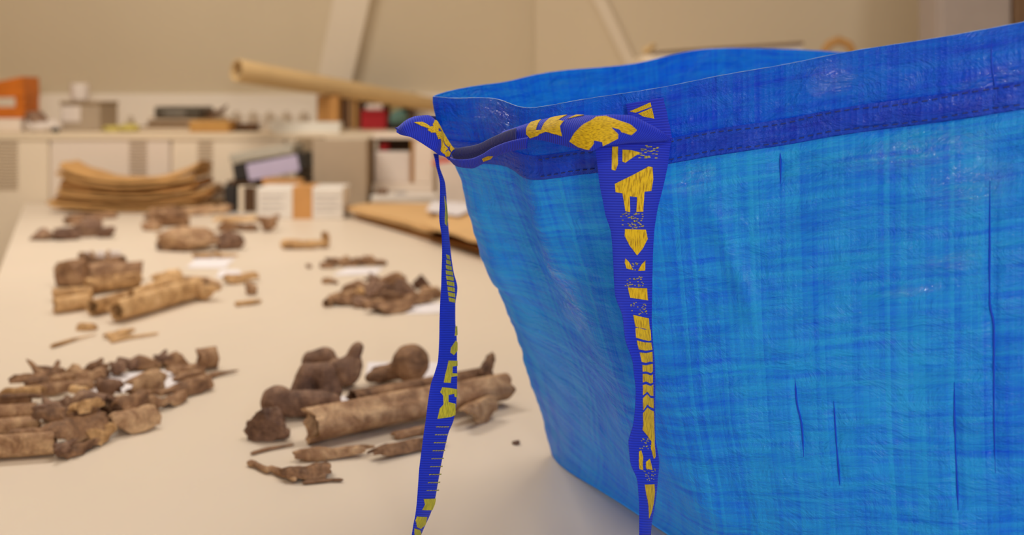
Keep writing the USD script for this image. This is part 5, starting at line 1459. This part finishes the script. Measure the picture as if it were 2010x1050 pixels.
for kind, pa, pb, size, seed, m_, lab_, k_ in MLG:
    put(kind, pa, pb, size, seed, m_, lab_, 'bones of the middle left group', **k_)
# jaw with teeth, standing behind the round lump
jw = thing('jaw_bone', 'brown jaw bone with a row of pale teeth behind the round lump', 'bone', T(200, 532))
j0, j1 = T(156, 530), T(242, 526)
pts = np.array([j0 + (j1 - j0) * t_ + np.array([0, 0.012 * math.sin(math.pi * t_), 0.012 + (0.012 if t_ < 0.1 else 0)]) for t_ in np.linspace(0, 1, 14)])
obj('jaw', tube(pts, 0.0115 + 0.0025 * np.sin(np.linspace(0, 9, 14)), 12), M['bone_mid'], jw, smooth=True)
for k_ in range(7):
    p_ = pts[2 + k_ + k_ // 2] + [0, 0, 0.009]
    obj('tooth', moved(lump_mesh(0.0062, 0.0055, 0.0095, 300 + k_, 0.15, 2), None, p_), M['tooth' if k_ % 3 != 1 else 'bone_mid'], jw, smooth=True)
slip([(366, 526), (444, 526), (452, 511), (380, 512)], 'white paper slip behind the middle left pale bones')
slip([(424, 545), (474, 543), (470, 530), (432, 530)], 'white paper slip beside the pale flat fragment')

# -- far groups on the left half of the table
FAR = [
    ('lump', (84, 470), None, (58, 34, 26), 121, 'bone_dark', 'flat dark lump at the left end of the far left row', 0),
    ('lump', (124, 470), None, (56, 34, 30), 122, 'bone_dark', 'brown lump, second of the far left row', 0),
    ('lump', (168, 464), None, (68, 40, 46), 123, 'bone_dark', 'large dark block, third of the far left row', 0),
    ('lump', (208, 466), None, (36, 28, 26), 124, 'bone_dark', 'small brown lump at the right end of the far left row', 0),
    ('lump', (140, 440), None, (44, 26, 18), 125, 'bone', 'low brown lump behind the far left row', 0),
    ('shard', (130, 432), (226, 428), 22, 126, 'bone_mid', 'long flat brown piece just in front of the paper bags', 5),
    ('lump', (298, 452), None, (38, 28, 24), 127, 'bone_mid', 'small lump at the left of the far middle group', 0),
    ('lump', (336, 444), None, (60, 34, 42), 128, 'bone', 'tall brown lump behind the large block', 0),
    ('lump', (312, 432), None, (52, 26, 18), 129, 'bone_mid', 'flat lump in front of the right end of the paper bags', 0),
    ('shard', (350, 424), (452, 418), 24, 130, 'bone_mid', 'long flat splinter along the back of the far middle group', 7),
    ('shard', (296, 424), (350, 420), 22, 131, 'bone', 'brown flat piece left of the long flat splinter', 7),
    ('lump', (376, 490), None, (100, 64, 48), 132, 'bone_mid', 'large brown block, biggest piece of the far middle group', 0),
    ('lump', (450, 488), None, (52, 42, 42), 133, 'bone_dark', 'dark block at the right of the large brown block', 0),
    ('lump', (322, 490), None, (34, 26, 26), 134, 'bone_dark', 'dark small lump at the left foot of the large brown block', 0),
    ('stick', (436, 492), (472, 486), 9, 135, 'bone', 'thin splinter right of the dark block', 0),
    ('lump', (465, 486), None, (12, 10, 24), 136, 'bone', 'small upright peg at the end of the thin splinter', 0),
    ('shard', (380, 508), (432, 506), 13, 137, 'bone_tan', 'pale thin splinter in front of the large brown block', 5),
    ('stick', (424, 506), (468, 504), 8, 138, 'bone_tan', 'thin tan splinter in front of the dark block', 0),
    ('lump', (440, 454), None, (36, 22, 24), 139, 'bone', 'first small lump of the row left of the pale triangular bone', 0),
    ('lump', (464, 452), None, (34, 22, 22), 140, 'bone', 'second small lump of the row left of the pale triangular bone', 0),
    ('lump', (488, 453), None, (36, 22, 18), 141, 'bone', 'third small lump of the row left of the pale triangular bone', 0),
    ('shard', (420, 436), (500, 434), 14, 142, 'bone_tan', 'pale slab behind the row of small lumps', 5),
    ('vert', (526, 454), None, 48, 143, 'bone_mid', 'light brown triangular bone in front of the white card box', 0),
    ('stick', (552, 488), (640, 487), 22, 144, 'bone_tan', 'pale curved jaw like bone alone in front of the white card box', 0),
    ('lump', (637, 486), None, (16, 14, 42), 145, 'bone_tan', 'upright process at the right end of the pale jaw like bone', 0),
    ('lump', (606, 526), None, (12, 10, 9), 146, 'bone', 'tiny crumb left of the short bone row', 0),
    ('lump', (641, 557), None, (18, 12, 14), 147, 'bone', 'small chip left of the far right heap', 0),
    ('lump', (657, 557), None, (16, 12, 11), 148, 'bone', 'smaller chip beside the small chip left of the heap', 0),
]
for kind, pa, pb, size, seed, m_, lab_, th_ in FAR:
    k_ = dict(th=th_) if th_ else {}
    if seed == 144: k_ = dict(bend=-0.10, taper=0.2)
    put(kind, pa, pb, size, seed, m_, lab_, 'bones of the far groups', **k_)
slip([(376, 404 + 112), (452, 516), (462, 508), (384, 508)], 'white paper slip in front of the tan splinters')

# -- short row and heap right of the middle
ROW = [(644, 526, 30, 16), (656, 522, 28, 26), (674, 522, 26, 22), (692, 522, 26, 22), (709, 521, 26, 24), (726, 520, 26, 22), (744, 520, 30, 14)]
nth = ['first', 'second', 'third', 'fourth', 'fifth', 'sixth', 'seventh']
for k_, (px, py, w_, h_) in enumerate(ROW):
    put('vert' if k_ in (1, 4) else 'lump', (px, py), None, w_ if k_ in (1, 4) else (w_, 20, h_), 160 + k_, 'bone', '%s bone from the left in the short brown row behind the heap' % nth[k_], 'short row of brown bones')
slip([(652, 541), (738, 538), (752, 526), (680, 527)], 'white paper slip between the short row and the heap')
slip([(796, 616), (880, 614), (880, 594), (812, 598)], 'white paper slip at the front right of the heap')
HEAP = [
    ('lump', (702, 578), (60, 44, 40), 'bone_mid', 'rounded light brown lump at the back left of the heap', 0),
    ('vert', (734, 562), 36, 'bone_dark', 'dark knob on the back edge of the heap', 0),
    ('lump', (770, 568), (44, 34, 44), 'bone_mid', 'peaked tan lump at the back of the heap', 0),
    ('lump', (828, 566), (34, 28, 34), 'bone_dark', 'dark lump at the back right of the heap', 0),
    ('lump', (740, 584), (56, 40, 36), 'bone_dark', 'dark lump in the middle of the heap', 0),
    ('lump', (792, 582), (54, 36, 38), 'bone_dark', 'largest dark lump right of the middle of the heap', 0),
    ('lump', (838, 584), (44, 30, 26), 'bone_mid', 'tan lump at the right end of the heap', 0),
    ('shard', ((848, 588), (866, 582)), 18, 'bone', 'small flake at the far right of the heap', 0),
    ('shard', ((646, 592), (698, 582)), 20, 'bone', 'flat splinter at the left of the heap', 0),
    ('lump', (676, 598), (52, 32, 20), 'bone', 'low brown lump at the front left of the heap', 0),
    ('shaft', ((640, 604), (654, 594)), 17, 'bone_mid', 'short tan stub at the left corner of the heap', 0),
    ('lump', (708, 602), (40, 30, 26), 'bone_dark', 'brown lump in the front row of the heap', 0),
    ('lump', (709, 586), (16, 14, 16), 'bone_tan', 'small pale pebble like bone in the heap', 0.008),
    ('lump', (734, 604), (44, 30, 26), 'bone', 'brown lump left of the flat front fragment', 0),
    ('shard', ((722, 616), (762, 606)), 26, 'bone_mid', 'small flat chip at the front of the heap', 0),
    ('shard', ((746, 616), (806, 606)), 44, 'bone_mid', 'broad flat fragment at the front of the heap', 0),
    ('shard', ((794, 602), (846, 590)), 34, 'bone_mid', 'long tan flat fragment above the white slip', 0.003),
    ('lump', (768, 594), (44, 30, 30), 'bone', 'brown lump behind the broad flat fragment', 0),
    ('vert', (756, 584), 30, 'bone_dark', 'dark pronged piece in the centre of the heap', 0.010),
]
for k_, (kind, p_, size, m_, lab_, z0) in enumerate(HEAP):
    pa, pb = (p_, None) if np.ndim(p_[0]) == 0 else p_
    kw = dict(th=6, curl=0.3) if kind == 'shard' else {}
    put(kind, pa, pb, size, 180 + k_, m_, lab_, 'heap of brown bones right of the middle', z0=z0, **kw)
